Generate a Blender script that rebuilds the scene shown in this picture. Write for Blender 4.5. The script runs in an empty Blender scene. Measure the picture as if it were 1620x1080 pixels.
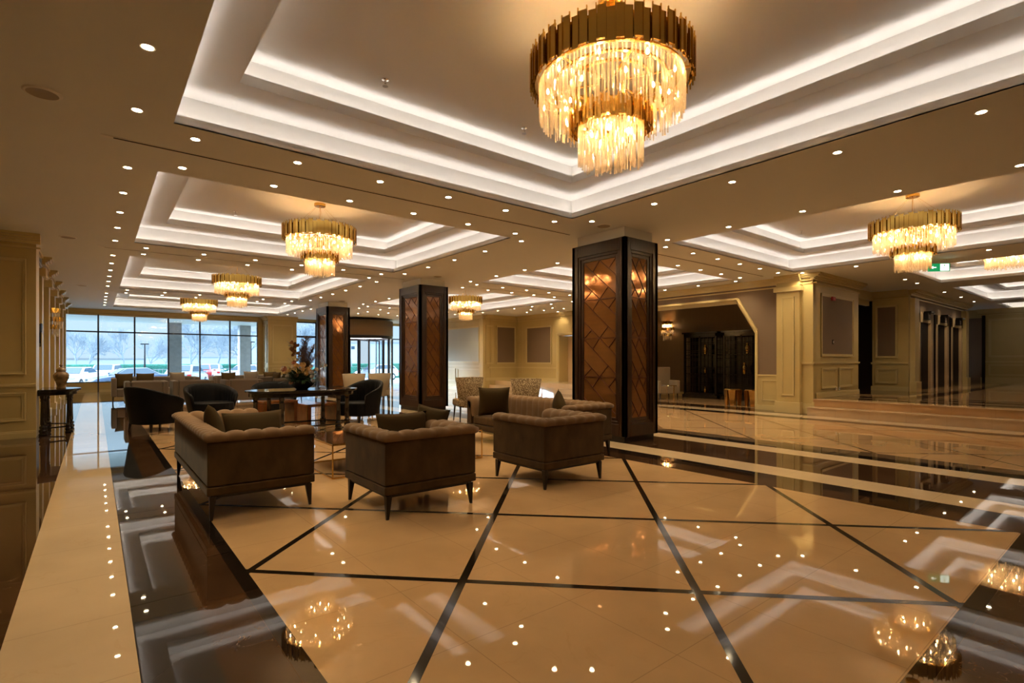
import bpy, bmesh, math, random
from mathutils import Vector, Matrix
random.seed(7)
sc = bpy.context.scene
COL = sc.collection
PI = math.pi
# ---------------------------------------------------------------- camera, sky, exposure
cd = bpy.data.cameras.new('camera'); cam = bpy.data.objects.new('camera', cd); COL.objects.link(cam)
cam.location = (0, 0, 1.35); cam.rotation_euler = (PI/2, 0, -math.radians(38.70))
cd.sensor_width = 36; cd.lens = 822.9/1620*36; cd.shift_y = 30.45/1620; cd.clip_end = 500; cd.clip_start = .02
sc.camera = cam
w = bpy.data.worlds.new('world'); sc.world = w; w.use_nodes = True
wn = w.node_tree.nodes; wl = w.node_tree.links
bg = wn['Background']; bg.inputs[1].default_value = 1.0
tc = wn.new('ShaderNodeTexCoord'); sp = wn.new('ShaderNodeSeparateXYZ'); cr = wn.new('ShaderNodeValToRGB')
cr.color_ramp.elements[0].position = 0.0; cr.color_ramp.elements[0].color = (.19, .225, .255, 1)
cr.color_ramp.elements[1].position = .50; cr.color_ramp.elements[1].color = (1.15, 1.38, 1.6, 1)
for p_, c_ in ((.11, (.185, .235, .28, 1)), (.22, (.42, .55, .68, 1))): e_ = cr.color_ramp.elements.new(p_); e_.color = c_      # bright overcast sky, dim only at the horizon
wl.new(tc.outputs['Generated'], sp.inputs[0]); wl.new(sp.outputs[2], cr.inputs[0]); wl.new(cr.outputs[0], bg.inputs[0])
sd = bpy.data.lights.new('sun', 'SUN'); so = bpy.data.objects.new('sun', sd); COL.objects.link(so); sd.energy = 3.6; sd.color = (.74, .89, 1.0); sd.angle = math.radians(25)
so.rotation_euler = Vector((.62, -.78, -.27)).to_track_quat('-Z', 'Y').to_euler()      # low hazy daylight entering through the window front
vs = sc.view_settings; vs.view_transform = 'Standard'; vs.look = 'None'; vs.exposure = 2.08; vs.gamma = 1.0; vs.use_curve_mapping = False
COVE = 6.0; BULB = 118.0; SPOT = 16.0; DOWN = 15.5     # lamp strengths
WARM = (1.0, .64, .30); SPOTC = (1.0, .78, .47); COVEC = (1.0, .93, .90)
CEIL = 3.56
# ---------------------------------------------------------------- materials
def nt(name):
    m = bpy.data.materials.new(name); m.use_nodes = True
    return m, m.node_tree.nodes, m.node_tree.links, m.node_tree.nodes['Principled BSDF']
def mat(name, col, rough=.6, metal=0, spec=.5, noise=0, nscale=8, bump=0, bscale=60, sheen=0, coat=0, stretch=(1, 1, 1), trans=0, emit=None, es=0, alpha=1):
    m, n, l, b = nt(name)
    b.inputs['Base Color'].default_value = (*col, 1); b.inputs['Roughness'].default_value = rough
    b.inputs['Metallic'].default_value = metal; b.inputs['Specular IOR Level'].default_value = spec
    b.inputs['Coat Weight'].default_value = coat; b.inputs['Coat Roughness'].default_value = .05
    b.inputs['Transmission Weight'].default_value = trans; b.inputs['Alpha'].default_value = alpha
    if sheen: b.inputs['Sheen Weight'].default_value = sheen; b.inputs['Sheen Roughness'].default_value = .4
    if emit: b.inputs['Emission Color'].default_value = (*emit, 1); b.inputs['Emission Strength'].default_value = es
    if noise or bump:
        t = n.new('ShaderNodeTexCoord'); mp = n.new('ShaderNodeMapping'); mp.inputs['Scale'].default_value = stretch
        l.new(t.outputs['Object'], mp.inputs[0])
    if noise:
        nz = n.new('ShaderNodeTexNoise'); nz.inputs['Scale'].default_value = nscale; nz.inputs['Detail'].default_value = 5
        l.new(mp.outputs[0], nz.inputs[0])
        r = n.new('ShaderNodeValToRGB'); r.color_ramp.elements[0].position = .3; r.color_ramp.elements[1].position = .7
        r.color_ramp.elements[0].color = (*[c*(1-noise) for c in col], 1); r.color_ramp.elements[1].color = (*[min(1, c*(1+noise)) for c in col], 1)
        l.new(nz.outputs[0], r.inputs[0]); l.new(r.outputs[0], b.inputs['Base Color'])
    if bump:
        nb = n.new('ShaderNodeTexNoise'); nb.inputs['Scale'].default_value = bscale; l.new(mp.outputs[0], nb.inputs[0])
        bp = n.new('ShaderNodeBump'); bp.inputs['Strength'].default_value = bump; bp.inputs['Distance'].default_value = .01
        l.new(nb.outputs[0], bp.inputs['Height']); l.new(bp.outputs[0], b.inputs['Normal'])
    return m
def emis(name, col, s):
    m = bpy.data.materials.new(name); m.use_nodes = True; n = m.node_tree.nodes; n.clear()
    e = n.new('ShaderNodeEmission'); o = n.new('ShaderNodeOutputMaterial'); e.inputs[0].default_value = (*col, 1); e.inputs[1].default_value = s
    m.node_tree.links.new(e.outputs[0], o.inputs[0]); return m
def marble(name, base, vein, vs_=2.2, vw=.035, amt=.8, rough=.02, cloud=.18, tile=0, axis=1, spec=.5):
    m, n, l, b = nt(name)
    b.inputs['Roughness'].default_value = rough; b.inputs['Specular IOR Level'].default_value = spec
    t = n.new('ShaderNodeTexCoord')
    nz = n.new('ShaderNodeTexNoise'); nz.inputs['Scale'].default_value = 1.7; nz.inputs['Detail'].default_value = 8; l.new(t.outputs['Object'], nz.inputs[0])
    r = n.new('ShaderNodeValToRGB'); r.color_ramp.elements[0].position = .3; r.color_ramp.elements[1].position = .72
    r.color_ramp.elements[0].color = (*[c*(1-cloud) for c in base], 1); r.color_ramp.elements[1].color = (*[min(1, c*(1+cloud)) for c in base], 1)
    l.new(nz.outputs[0], r.inputs[0])
    n2 = n.new('ShaderNodeTexNoise'); n2.inputs['Scale'].default_value = vs_; n2.inputs['Detail'].default_value = 10; n2.inputs['Distortion'].default_value = 1.6
    l.new(t.outputs['Object'], n2.inputs[0])
    s1 = n.new('ShaderNodeMath'); s1.operation = 'SUBTRACT'; s1.inputs[1].default_value = .5; l.new(n2.outputs[0], s1.inputs[0])
    s2 = n.new('ShaderNodeMath'); s2.operation = 'ABSOLUTE'; l.new(s1.outputs[0], s2.inputs[0])
    s3 = n.new('ShaderNodeMapRange'); s3.inputs[1].default_value = 0; s3.inputs[2].default_value = vw; s3.inputs[3].default_value = amt; s3.inputs[4].default_value = 0
    l.new(s2.outputs[0], s3.inputs[0])
    n3 = n.new('ShaderNodeTexNoise'); n3.inputs['Scale'].default_value = 3.1; l.new(t.outputs['Object'], n3.inputs[0])
    mk = n.new('ShaderNodeMapRange'); mk.inputs[1].default_value = .5; mk.inputs[2].default_value = .65; l.new(n3.outputs[0], mk.inputs[0])
    mm = n.new('ShaderNodeMath'); mm.operation = 'MULTIPLY'; l.new(s3.outputs[0], mm.inputs[0]); l.new(mk.outputs[0], mm.inputs[1])
    mx = n.new('ShaderNodeMix'); mx.data_type = 'RGBA'; l.new(mm.outputs[0], mx.inputs[0]); l.new(r.outputs[0], mx.inputs[6]); mx.inputs[7].default_value = (*vein, 1)
    out = mx.outputs[2]
    if tile:                                            # thin joints between slabs
        sx = n.new('ShaderNodeSeparateXYZ'); l.new(t.outputs['Object'], sx.inputs[0])
        prev = None
        for ax in (axis if isinstance(axis, tuple) else (axis,)):
            a = n.new('ShaderNodeMath'); a.operation = 'PINGPONG'; a.inputs[1].default_value = tile/2; l.new(sx.outputs[ax], a.inputs[0])
            c = n.new('ShaderNodeMath'); c.operation = 'LESS_THAN'; c.inputs[1].default_value = .0022; l.new(a.outputs[0], c.inputs[0])
            if prev:
                d = n.new('ShaderNodeMath'); d.operation = 'MAXIMUM'; l.new(prev, d.inputs[0]); l.new(c.outputs[0], d.inputs[1]); prev = d.outputs[0]
            else: prev = c.outputs[0]
        g = n.new('ShaderNodeMath'); g.operation = 'MULTIPLY'; g.inputs[1].default_value = .3; l.new(prev, g.inputs[0])
        m2 = n.new('ShaderNodeMix'); m2.data_type = 'RGBA'; l.new(g.outputs[0], m2.inputs[0]); l.new(out, m2.inputs[6]); m2.inputs[7].default_value = (.05, .03, .02, 1); out = m2.outputs[2]
    l.new(out, b.inputs['Base Color'])
    nb = n.new('ShaderNodeTexNoise'); nb.inputs['Scale'].default_value = 1.1; l.new(t.outputs['Object'], nb.inputs[0])
    bp = n.new('ShaderNodeBump'); bp.inputs['Strength'].default_value = .012; bp.inputs['Distance'].default_value = .01; l.new(nb.outputs[0], bp.inputs['Height']); l.new(bp.outputs[0], b.inputs['Normal'])
    return m
def stripes(name, c1, c2, sc_=26, rough=.7, horiz=False):
    m, n, l, b = nt(name); b.inputs['Roughness'].default_value = rough
    t = n.new('ShaderNodeTexCoord'); sx = n.new('ShaderNodeSeparateXYZ'); l.new(t.outputs['Object'], sx.inputs[0])
    if horiz: src = sx.outputs[2]
    else:
        ad = n.new('ShaderNodeMath'); ad.operation = 'ADD'; l.new(sx.outputs[0], ad.inputs[0]); l.new(sx.outputs[1], ad.inputs[1]); src = ad.outputs[0]
    mu = n.new('ShaderNodeMath'); mu.operation = 'MULTIPLY'; mu.inputs[1].default_value = sc_; l.new(src, mu.inputs[0])
    si = n.new('ShaderNodeMath'); si.operation = 'SINE'; l.new(mu.outputs[0], si.inputs[0])
    mr = n.new('ShaderNodeMapRange'); mr.inputs[1].default_value = -.5; mr.inputs[2].default_value = .5; l.new(si.outputs[0], mr.inputs[0])
    mx = n.new('ShaderNodeMix'); mx.data_type = 'RGBA'; l.new(mr.outputs[0], mx.inputs[0]); mx.inputs[6].default_value = (*c1, 1); mx.inputs[7].default_value = (*c2, 1)
    l.new(mx.outputs[2], b.inputs['Base Color']); return m
M = {}
M['tan'] = marble('crema marble', (.50, .31, .15), (.42, .25, .11), amt=.35, vw=.02, cloud=.10, tile=.695, axis=(0, 1))
M['beige'] = marble('light beige marble', (.56, .41, .25), (.45, .3, .16), amt=.3, vw=.02, cloud=.07, tile=.695)
M['emperador'] = marble('dark brown marble', (.050, .024, .011), (.45, .30, .16), vs_=4.0, vw=.006, amt=.45, cloud=.45, tile=.695)
M['slate'] = marble('dark grey marble', (.022, .021, .021), (.2, .17, .13), vw=.01, amt=.4, cloud=.2, tile=.695)
M['black'] = marble('black marble', (.012, .008, .006), (.12, .09, .06), vw=.006, amt=.3, cloud=.2)
M['greybrown'] = marble('grey brown marble', (.12, .075, .04), (.3, .2, .1), vw=.02, amt=.4, cloud=.3)
M['line'] = mat('black inlay line', (.012, .009, .006), .08)
M['ceil'] = mat('ceiling paint', (.66, .66, .64), .8)
M['white'] = mat('cove paint', (.66, .64, .60), .75)
M['cream'] = mat('cream lacquer', (.47, .36, .15), .38, noise=.03, nscale=2)
M['cream2'] = mat('cream moulding lacquer', (.54, .43, .20), .35)
M['paper'] = stripes('taupe striped wallpaper', (.15, .10, .06), (.185, .125, .078), 210)
M['paper_daylit'] = stripes('wallpaper with blue daylight tint', (.36, .40, .41), (.42, .46, .47), 60)  # entrance wall panel: the blue daylight is put into its stripe colours
M['paper2'] = stripes('nook wallpaper', (.15, .10, .05), (.17, .115, .06), 130)
M['wood'] = mat('dark walnut', (.030, .013, .006), .28, noise=.35, nscale=5, stretch=(6, 6, .5), spec=.45)
M['blackwood'] = mat('black lacquer', (.010, .008, .008), .12, spec=.6)
M['legwood'] = mat('dark espresso wood', (.012, .007, .004), .3)
M['amber'] = mat('amber mirror glass', (.24, .10, .026), .07, metal=.5, spec=.7, noise=.12, nscale=3, stretch=(1, 1, 8))
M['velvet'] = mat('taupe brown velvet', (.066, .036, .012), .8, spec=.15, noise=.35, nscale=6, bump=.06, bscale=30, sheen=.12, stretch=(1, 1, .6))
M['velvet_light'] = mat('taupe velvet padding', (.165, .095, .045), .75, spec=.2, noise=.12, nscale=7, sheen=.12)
M['pillow'] = mat('olive brown cushion', (.045, .028, .010), .9, spec=.1, bump=.2, bscale=300)
M['blackleather'] = mat('black velvet', (.004, .004, .005), .55, spec=.12, noise=.3, nscale=6)
M['greyfab'] = mat('grey brown fabric', (.12, .092, .07), .8, bump=.1, bscale=200, sheen=.1)
M['creamfab'] = mat('pale linen', (.30, .23, .15), .85, bump=.15, bscale=250)
M['gold'] = mat('polished gold', (.62, .40, .10), .16, metal=1)
M['goldin'] = mat('brass', (.72, .46, .15), .22, metal=1)
M['chrome'] = mat('chrome', (.8, .8, .82), .1, metal=1)
M['darkmetal'] = mat('dark bronze frame', (.018, .016, .022), .35, metal=.3)
M['winframe'] = mat('dark window frame', (.02, .018, .035), .4)
M['bulb'] = emis('warm bulb', WARM, BULB)
M['spotlens'] = emis('spot lens', SPOTC, SPOT)
M['cove'] = emis('cove strip', COVEC, COVE)
M['dark'] = mat('dark void', (.008, .006, .005), .8)
M['darkdoor'] = mat('very dark wood door', (.012, .005, .002), .6, spec=.15)
M['whiteplastic'] = mat('white plastic', (.7, .66, .6), .5)
M['grill'] = mat('speaker grille', (.35, .29, .23), .7)
M['red'] = mat('red plastic', (.35, .01, .01), .4)
M['green'] = mat('green sign', (.0, .16, .05), .4, emit=(.0, .25, .08), es=.25)
M['signwhite'] = mat('sign white', (.8, .9, .8), .4, emit=(.8, 1, .85), es=.5)
M['concrete'] = mat('concrete', (.30, .31, .33), .8, noise=.1, nscale=6)
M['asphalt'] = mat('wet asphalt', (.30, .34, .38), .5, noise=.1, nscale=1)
M['hedge'] = mat('green hedge', (.03, .16, .12), .9, noise=.5, nscale=6, bump=.6, bscale=12)
M['bark'] = mat('bark with haze tint', (.27, .31, .36), .9, noise=.2, nscale=4)  # grey-blue base colour carries the distance haze over the outdoor trees
M['leaf'] = mat('dark leaf', (.025, .06, .018), .5, noise=.4, nscale=30)
M['feather'] = mat('dried plume', (.16, .09, .045), .9, noise=.4, nscale=40)
M['petal'] = mat('cream rose petal', (.75, .55, .26), .6, noise=.1, nscale=30)
M['petalw'] = mat('white blossom', (.75, .68, .6), .6)
M['petalp'] = mat('pink lily petal', (.55, .24, .16), .6)
M['orchid'] = mat('copper orchid petal', (.35, .16, .06), .6)
M['carwhite'] = mat('white car paint', (.75, .78, .82), .2, coat=.8)
M['cardark'] = mat('dark blue car paint', (.08, .12, .2), .2, coat=.8)
M['cargrey'] = mat('silver car paint', (.35, .40, .46), .25, metal=.3, coat=.8)
M['carred'] = mat('red car paint', (.35, .05, .06), .25, coat=.8)
M['carglass'] = mat('car glass', (.03, .07, .12), .05, spec=.8)
M['tyre'] = mat('tyre rubber', (.02, .02, .022), .8)
M['lampred'] = mat('tail lamp', (.5, .02, .02), .3)
M['porcelain'] = mat('brown gilded porcelain', (.16, .09, .035), .2, noise=.6, nscale=14, spec=.6)
M['lattice'] = mat('lattice strip', (.07, .014, .008), .3)
M['brownlacq'] = mat('chestnut lacquer', (.16, .055, .018), .15, spec=.6, noise=.15, nscale=6)
M['louvre'] = stripes('canopy louvres', (.62, .66, .62), (.42, .48, .46), 40)
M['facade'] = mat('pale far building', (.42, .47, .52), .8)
def weave():
    m, n, l, b = nt('patterned weave'); b.inputs['Roughness'].default_value = .85
    t = n.new('ShaderNodeTexCoord'); c = n.new('ShaderNodeTexVoronoi'); c.inputs['Scale'].default_value = 48; l.new(t.outputs['Object'], c.inputs[0])
    r = n.new('ShaderNodeValToRGB'); r.color_ramp.elements[0].position = .25; r.color_ramp.elements[1].position = .5
    r.color_ramp.elements[0].color = (.55, .42, .24, 1); r.color_ramp.elements[1].color = (.16, .10, .045, 1); l.new(c.outputs[0], r.inputs[0]); l.new(r.outputs[0], b.inputs['Base Color']); return m
M['weave'] = weave()
def glass(name, tint, refl=.08, rough=.0):
    m = bpy.data.materials.new(name); m.use_nodes = True; n = m.node_tree.nodes; l = m.node_tree.links; n.clear()
    o = n.new('ShaderNodeOutputMaterial'); t = n.new('ShaderNodeBsdfTransparent'); g = n.new('ShaderNodeBsdfGlossy'); x = n.new('ShaderNodeMixShader')
    fr = n.new('ShaderNodeFresnel'); fr.inputs[0].default_value = 1.45
    t.inputs[0].default_value = (*tint, 1); g.inputs[1].default_value = rough; l.new(fr.outputs[0], x.inputs[0])
    l.new(t.outputs[0], x.inputs[1]); l.new(g.outputs[0], x.inputs[2]); l.new(x.outputs[0], o.inputs[0]); return m
M['glass'] = glass('window glass', (.90, .97, 1.0))
def crystal():
    m = bpy.data.materials.new('crystal rod'); m.use_nodes = True; n = m.node_tree.nodes; l = m.node_tree.links; n.clear()
    o = n.new('ShaderNodeOutputMaterial'); t = n.new('ShaderNodeBsdfTransparent'); g = n.new('ShaderNodeBsdfGlossy'); d = n.new('ShaderNodeBsdfTranslucent'); df = n.new('ShaderNodeBsdfDiffuse')
    t.inputs[0].default_value = (1, .97, .92, 1); g.inputs[1].default_value = .12; g.inputs[0].default_value = (1, .95, .85, 1)
    d.inputs[0].default_value = (.95, .86, .70, 1); df.inputs[0].default_value = (.9, .85, .75, 1)
    a = n.new('ShaderNodeMixShader'); a.inputs[0].default_value = .5; l.new(d.outputs[0], a.inputs[1]); l.new(g.outputs[0], a.inputs[2])
    x = n.new('ShaderNodeMixShader'); x.inputs[0].default_value = .50; l.new(t.outputs[0], x.inputs[1]); l.new(a.outputs[0], x.inputs[2])
    l.new(x.outputs[0], o.inputs[0]); return m
M['crystal'] = crystal()
# ---------------------------------------------------------------- mesh helpers
class MB:
    def __init__(s): s.v = []; s.f = []; s.m = []; s.T = Matrix(); s.k = 0
    def add(s, vs_, fs, m=None):
        o = len(s.v); s.v += [s.T @ Vector(p) for p in vs_]; s.f += [[o+i for i in f] for f in fs]; s.m += [s.k if m is None else m]*len(fs); return s
    def box(s, x0, x1, y0, y1, z0, z1, m=None):
        return s.add([(x0, y0, z0), (x1, y0, z0), (x1, y1, z0), (x0, y1, z0), (x0, y0, z1), (x1, y0, z1), (x1, y1, z1), (x0, y1, z1)],
                     [(0, 3, 2, 1), (4, 5, 6, 7), (0, 1, 5, 4), (1, 2, 6, 5), (2, 3, 7, 6), (3, 0, 4, 7)], m)
    def quad(s, p, m=None): return s.add(p, [tuple(range(len(p)))], m)
    def bar(s, a, b, w, h=None, m=None):        # square bar from a to b
        a = Vector(a); b = Vector(b); d = (b-a).normalized(); h = h or w
        up = Vector((0, 0, 1)) if abs(d.z) < .95 else Vector((1, 0, 0)); x = d.cross(up).normalized()*w/2; y = x.cross(d).normalized()*h/2
        vs_ = [a-x-y, a+x-y, a+x+y, a-x+y, b-x-y, b+x-y, b+x+y, b-x+y]
        return s.add(vs_, [(0, 3, 2, 1), (4, 5, 6, 7), (0, 1, 5, 4), (1, 2, 6, 5), (2, 3, 7, 6), (3, 0, 4, 7)], m)
    def tube(s, a, b, r, r2=None, n=8, m=None, cap=True):
        a = Vector(a); b = Vector(b); r2 = r if r2 is None else r2; d = (b-a).normalized()
        up = Vector((0, 0, 1)) if abs(d.z) < .95 else Vector((1, 0, 0)); x = d.cross(up).normalized(); y = x.cross(d)
        vs_ = [a+(x*math.cos(2*PI*i/n)+y*math.sin(2*PI*i/n))*r for i in range(n)]+[b+(x*math.cos(2*PI*i/n)+y*math.sin(2*PI*i/n))*r2 for i in range(n)]
        f = [(i, (i+1) % n, n+(i+1) % n, n+i) for i in range(n)]
        if cap: f += [tuple(range(n))[::-1], tuple(range(n, 2*n))]
        return s.add(vs_, f, m)
    def lathe(s, prof, n=24, c=(0, 0), m=None, a0=0, a1=2*PI, sy=1.0):
        full = abs(a1-a0-2*PI) < 1e-6; k = n if full else n+1; vs_ = []; f = []
        for r, z in prof:
            for i in range(k):
                a = a0+(a1-a0)*i/n; vs_.append((c[0]+r*math.cos(a), c[1]+r*math.sin(a)*sy, z))
        for j in range(len(prof)-1):
            for i in range(n if full else n):
                i2 = (i+1) % k; f.append((j*k+i, j*k+i2, (j+1)*k+i2, (j+1)*k+i))
        return s.add(vs_, f, m)
    def prism(s, pts, z0, z1, m=None):
        n = len(pts); vs_ = [(x, y, z0) for x, y in pts]+[(x, y, z1) for x, y in pts]
        return s.add(vs_, [tuple(range(n))[::-1], tuple(range(n, 2*n))]+[(i, (i+1) % n, n+(i+1) % n, n+i) for i in range(n)], m)
    def build(s, name, mats, parent=None, smooth=False, bevel=0, seg=2, loc=None):
        me = bpy.data.meshes.new(name); me.from_pydata([tuple(v) for v in s.v], [], s.f)
        for mm in (mats if isinstance(mats, (list, tuple)) else [mats]): me.materials.append(M[mm])
        me.polygons.foreach_set('material_index', s.m)
        if smooth: me.polygons.foreach_set('use_smooth', [True]*len(s.f))
        bm = bmesh.new(); bm.from_mesh(me); bmesh.ops.recalc_face_normals(bm, faces=bm.faces); bm.to_mesh(me); bm.free(); me.update()
        o = bpy.data.objects.new(name, me); COL.objects.link(o)
        if loc: o.location = loc
        if parent: o.parent = parent
        if bevel:
            b = o.modifiers.new('bevel', 'BEVEL'); b.width = bevel; b.segments = seg; b.limit_method = 'ANGLE'
        if smooth == 2:
            e = o.modifiers.new('sub', 'SUBSURF'); e.levels = 1; e.render_levels = 1
        return o
def tag(o, label=None, cat=None, group=None, kind=None):
    if label: o['label'] = label
    if cat: o['category'] = cat
    if group: o['group'] = group
    if kind: o['kind'] = kind
    return o
def thing(name, label, cat, loc=(0, 0, 0), rz=0, group=None):
    o = bpy.data.objects.new(name, None); COL.objects.link(o); o.location = loc; o.rotation_euler = (0, 0, rz); o.empty_display_size = .1
    return tag(o, label, cat, group)
def dup(r, loc, rz=None, label=None, group=None, cat=None):
    def cp(o, p):
        c = o.copy(); COL.objects.link(c)
        if p: c.parent = p
        for ch in o.children: cp(ch, c)
        return c
    kids = list(r.children); c = r.copy(); COL.objects.link(c)
    for ch in kids: cp(ch, c)
    c.location = loc
    if rz is not None: c.rotation_euler = (0, 0, rz)
    return tag(c, label, cat, group)
def S(mb, name, mats, parent=None, **k):
    o = mb.build(name, mats, parent, **k)
    if not parent: o['kind'] = 'structure'
    return o
# ---------------------------------------------------------------- floor
Z1, Z2, Z3 = .0008, .0016, .0022
X0, X1, Y0, YW = -2.4, 32.0, -4.0, 28.6
f = MB(); FM = ['tan', 'beige', 'emperador', 'slate', 'black', 'greybrown', 'line']
f.box(X0, 14.4, Y0, YW, -.12, 0, 0); f.box(14.4, 17.8, 5.2, YW, -.12, 0, 0)
def fr(x0, x1, y0, y1, m, z=Z1): f.quad([(x0, y0, z), (x1, y0, z), (x1, y1, z), (x0, y1, z)], m)
fr(X0, -.345, Y0, YW, 2); fr(-.345, .15, Y0, YW, 1); fr(.15, .43, Y0, YW, 3); fr(.43, .68, Y0, YW, 2); fr(.68, .76, Y0, YW, 4, Z2)
for a, b, m in ((5.66, 5.98, 2), (5.98, 6.26, 4), (6.26, 6.75, 1), (6.75, 7.81, 2), (7.81, 8.25, 1), (8.25, 8.53, 4), (8.53, 8.87, 5), (12.69, 13.10, 4), (13.10, 13.72, 1)): fr(a, b, Y0, YW, m)
fr(13.72, 14.6, 5.3, 20, 2)
fr(.76, 5.66, .60, .685, 4, Z2); fr(.76, 5.66, -.9, .60, 2)
r2 = math.sqrt(2)
def clip_line(kind, c, x0, x1, y0, y1, wd, m=6):            # diagonal strip clipped to the rectangle
    pts = []
    # u = (x+y)/r2 = c  or v = (x-y)/r2 = c
    def yy(x): return (c*r2-x) if kind == 'u' else (x-c*r2)
    h = wd/2*r2
    poly = [(x0-1, yy(x0-1)-h), (x1+1, yy(x1+1)-h), (x1+1, yy(x1+1)+h), (x0-1, yy(x0-1)+h)]
    for ax, lim, sg in ((0, x0, 1), (0, x1, -1), (1, y0, 1), (1, y1, -1)):
        out = []
        for i in range(len(poly)):
            p, q = poly[i], poly[(i+1) % len(poly)]; a = (p[ax]-lim)*sg; b = (q[ax]-lim)*sg
            if a >= 0: out.append(p)
            if (a >= 0) != (b >= 0): t = a/(a-b); out.append((p[0]+(q[0]-p[0])*t, p[1]+(q[1]-p[1])*t))
        poly = out
        if len(poly) < 3: return
    f.quad([(p[0], p[1], Z1+.0003*(kind == 'v')) for p in poly], m)
for n in range(-16, 8): clip_line('v', -2.044+1.393*n, .76, 5.66, .685, YW, .05)
for n in range(-3, 20): clip_line('u', 3.135+1.397*n, .76, 5.66, .685, YW, .05)
for n in range(-14, 12): clip_line('v', 4.44+1.30*n, 8.87, 12.69, Y0, YW, .03)
for n in range(-6, 16): clip_line('u', 8.18+1.33*n, 8.87, 12.69, Y0, YW, .03)
floor = S(f, 'floor', FM)
# raised stage on the right with two steps
p = MB(); Q = .39
p.box(14.15, X1, Y0, 5.49, -.1, Q, 0); p.box(13.78, 14.15, Y0, 5.49, -.1, .20, 1)
p.box(14.4, X1, 5.25, 9.5, -.1, Q, 0) if False else None
p.box(17.3, 19.8, 5.49, 6.95, -.1, Q, 0)
p.box(13.74, 13.80, Y0, 5.49, .18, .205, 1); p.box(14.11, 14.17, Y0, 5.49, Q-.022, Q+.002, 1)
def pr(x0, x1, y0, y1, m, z=Q+.001): p.quad([(x0, y0, z), (x1, y0, z), (x1, y1, z), (x0, y1, z)], m)
pr(14.6, 15.2, Y0, 5.45, 2); pr(15.5, 16.1, Y0, 5.45, 2); pr(16.1, 29, 3.7, 4.1, 2); pr(16.4, 16.7, Y0, 3.7, 4)
pr(17.3, 19.8, 4.4, 6.9, 2, Q+.002)
S(p, 'floor', ['tan', 'beige', 'emperador', 'slate', 'black'])
p = MB(); p.box(15.2, 17.8, 12.9, 20.3, -.1, .39, 0); p.box(14.85, 15.2, 12.9, 20.3, -.1, .195, 0); S(p, 'floor', ['beige'])
# ---------------------------------------------------------------- ceiling with stepped, cove-lit trays
trays = [(.57, 5.80, -.30, 5.75), (.57, 5.83, 7.31, 12.02), (.57, 5.83, 13.62, 19.9), (.57, 6.9, 21.45, 26.83),
         (8.43, 13.55, -.30, 5.75), (8.43, 13.6, 7.31, 12.02), (8.43, 13.6, 13.62, 19.6),
         (15.12, 18.76, -1.2, 3.93), (20.2, 26.0, -1.2, 3.95), (27.2, 30.7, -1.2, 3.98)]
xs = sorted({X0-.3, X1} | {t[0] for t in trays} | {t[1] for t in trays}); ys = sorted({Y0-.3, YW} | {t[2] for t in trays} | {t[3] for t in trays})
c = MB()
for i in range(len(xs)-1):
    for j in range(len(ys)-1):
        a, b = (xs[i]+xs[i+1])/2, (ys[j]+ys[j+1])/2
        if not any(t[0] < a < t[1] and t[2] < b < t[3] for t in trays):
            c.quad([(xs[i], ys[j], CEIL), (xs[i], ys[j+1], CEIL), (xs[i+1], ys[j+1], CEIL), (xs[i+1], ys[j], CEIL)], 0)
c.box(X0-.3, X1, Y0-.3, YW, 4.5, 4.6, 0)
ceiling = S(c, 'ceiling', ['ceil'])
RC = .15            # ledge depth behind each lip
def ring(mb, t, a, b, z0, z1, m=None):       # four walls of a rectangular ring from inset a to inset b
    x0, x1, y0, y1 = t
    mb.box(x0+a, x1-a, y0+a, y0+b, z0, z1, m); mb.box(x0+a, x1-a, y1-b, y1-a, z0, z1, m)
    mb.box(x0+a, x0+b, y0+b, y1-b, z0, z1, m); mb.box(x1-b, x1-a, y0+b, y1-b, z0, z1, m)
for t in trays:
    x0, x1, y0, y1 = t
    a = MB()
    ring(a, t, -.012, 0, CEIL+.0015, 3.65, 0)                         # first lip
    ring(a, t, -RC-.03, 0, CEIL+.002, 3.575, 0)                 # its ledge
    ring(a, t, -RC-.03, -RC, 3.574, 3.93, 1)                     # cove wall
    ring(a, t, -RC-.0, .445, 3.90, 3.93, 1)                     # soffit
    ring(a, t, .445, .46, 3.899, 4.0, 0)                         # second lip
    ring(a, t, .46-RC-.03, .46-RC, 3.928, 4.24, 1)
    a.box(x0+.3, x1-.3, y0+.3, y1-.3, 4.21, 4.24, 1)
    tr = S(a, 'ceiling', ['white', 'ceilin']) if False else a.build('tray', ['white', 'white'], ceiling)
    tr['kind'] = 'structure'
    for q, z in ((-.038, 3.600), (.424, 3.948)):
        s_ = MB(); g = .02
        a_, b_ = q, q+.015
        o4 = [(x0+a_, y0+a_), (x1-a_, y0+a_), (x1-a_, y1-a_), (x0+a_, y1-a_)]; i4 = [(x0+b_, y0+b_), (x1-b_, y0+b_), (x1-b_, y1-b_), (x0+b_, y1-b_)]
        for k4 in range(4): s_.quad([(*o4[k4], z+.021), (*o4[(k4+1) % 4], z+.021), (*i4[(k4+1) % 4], z+.009), (*i4[k4], z+.009)])
        L = s_.build('cove_light', ['cove'], tr)
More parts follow.
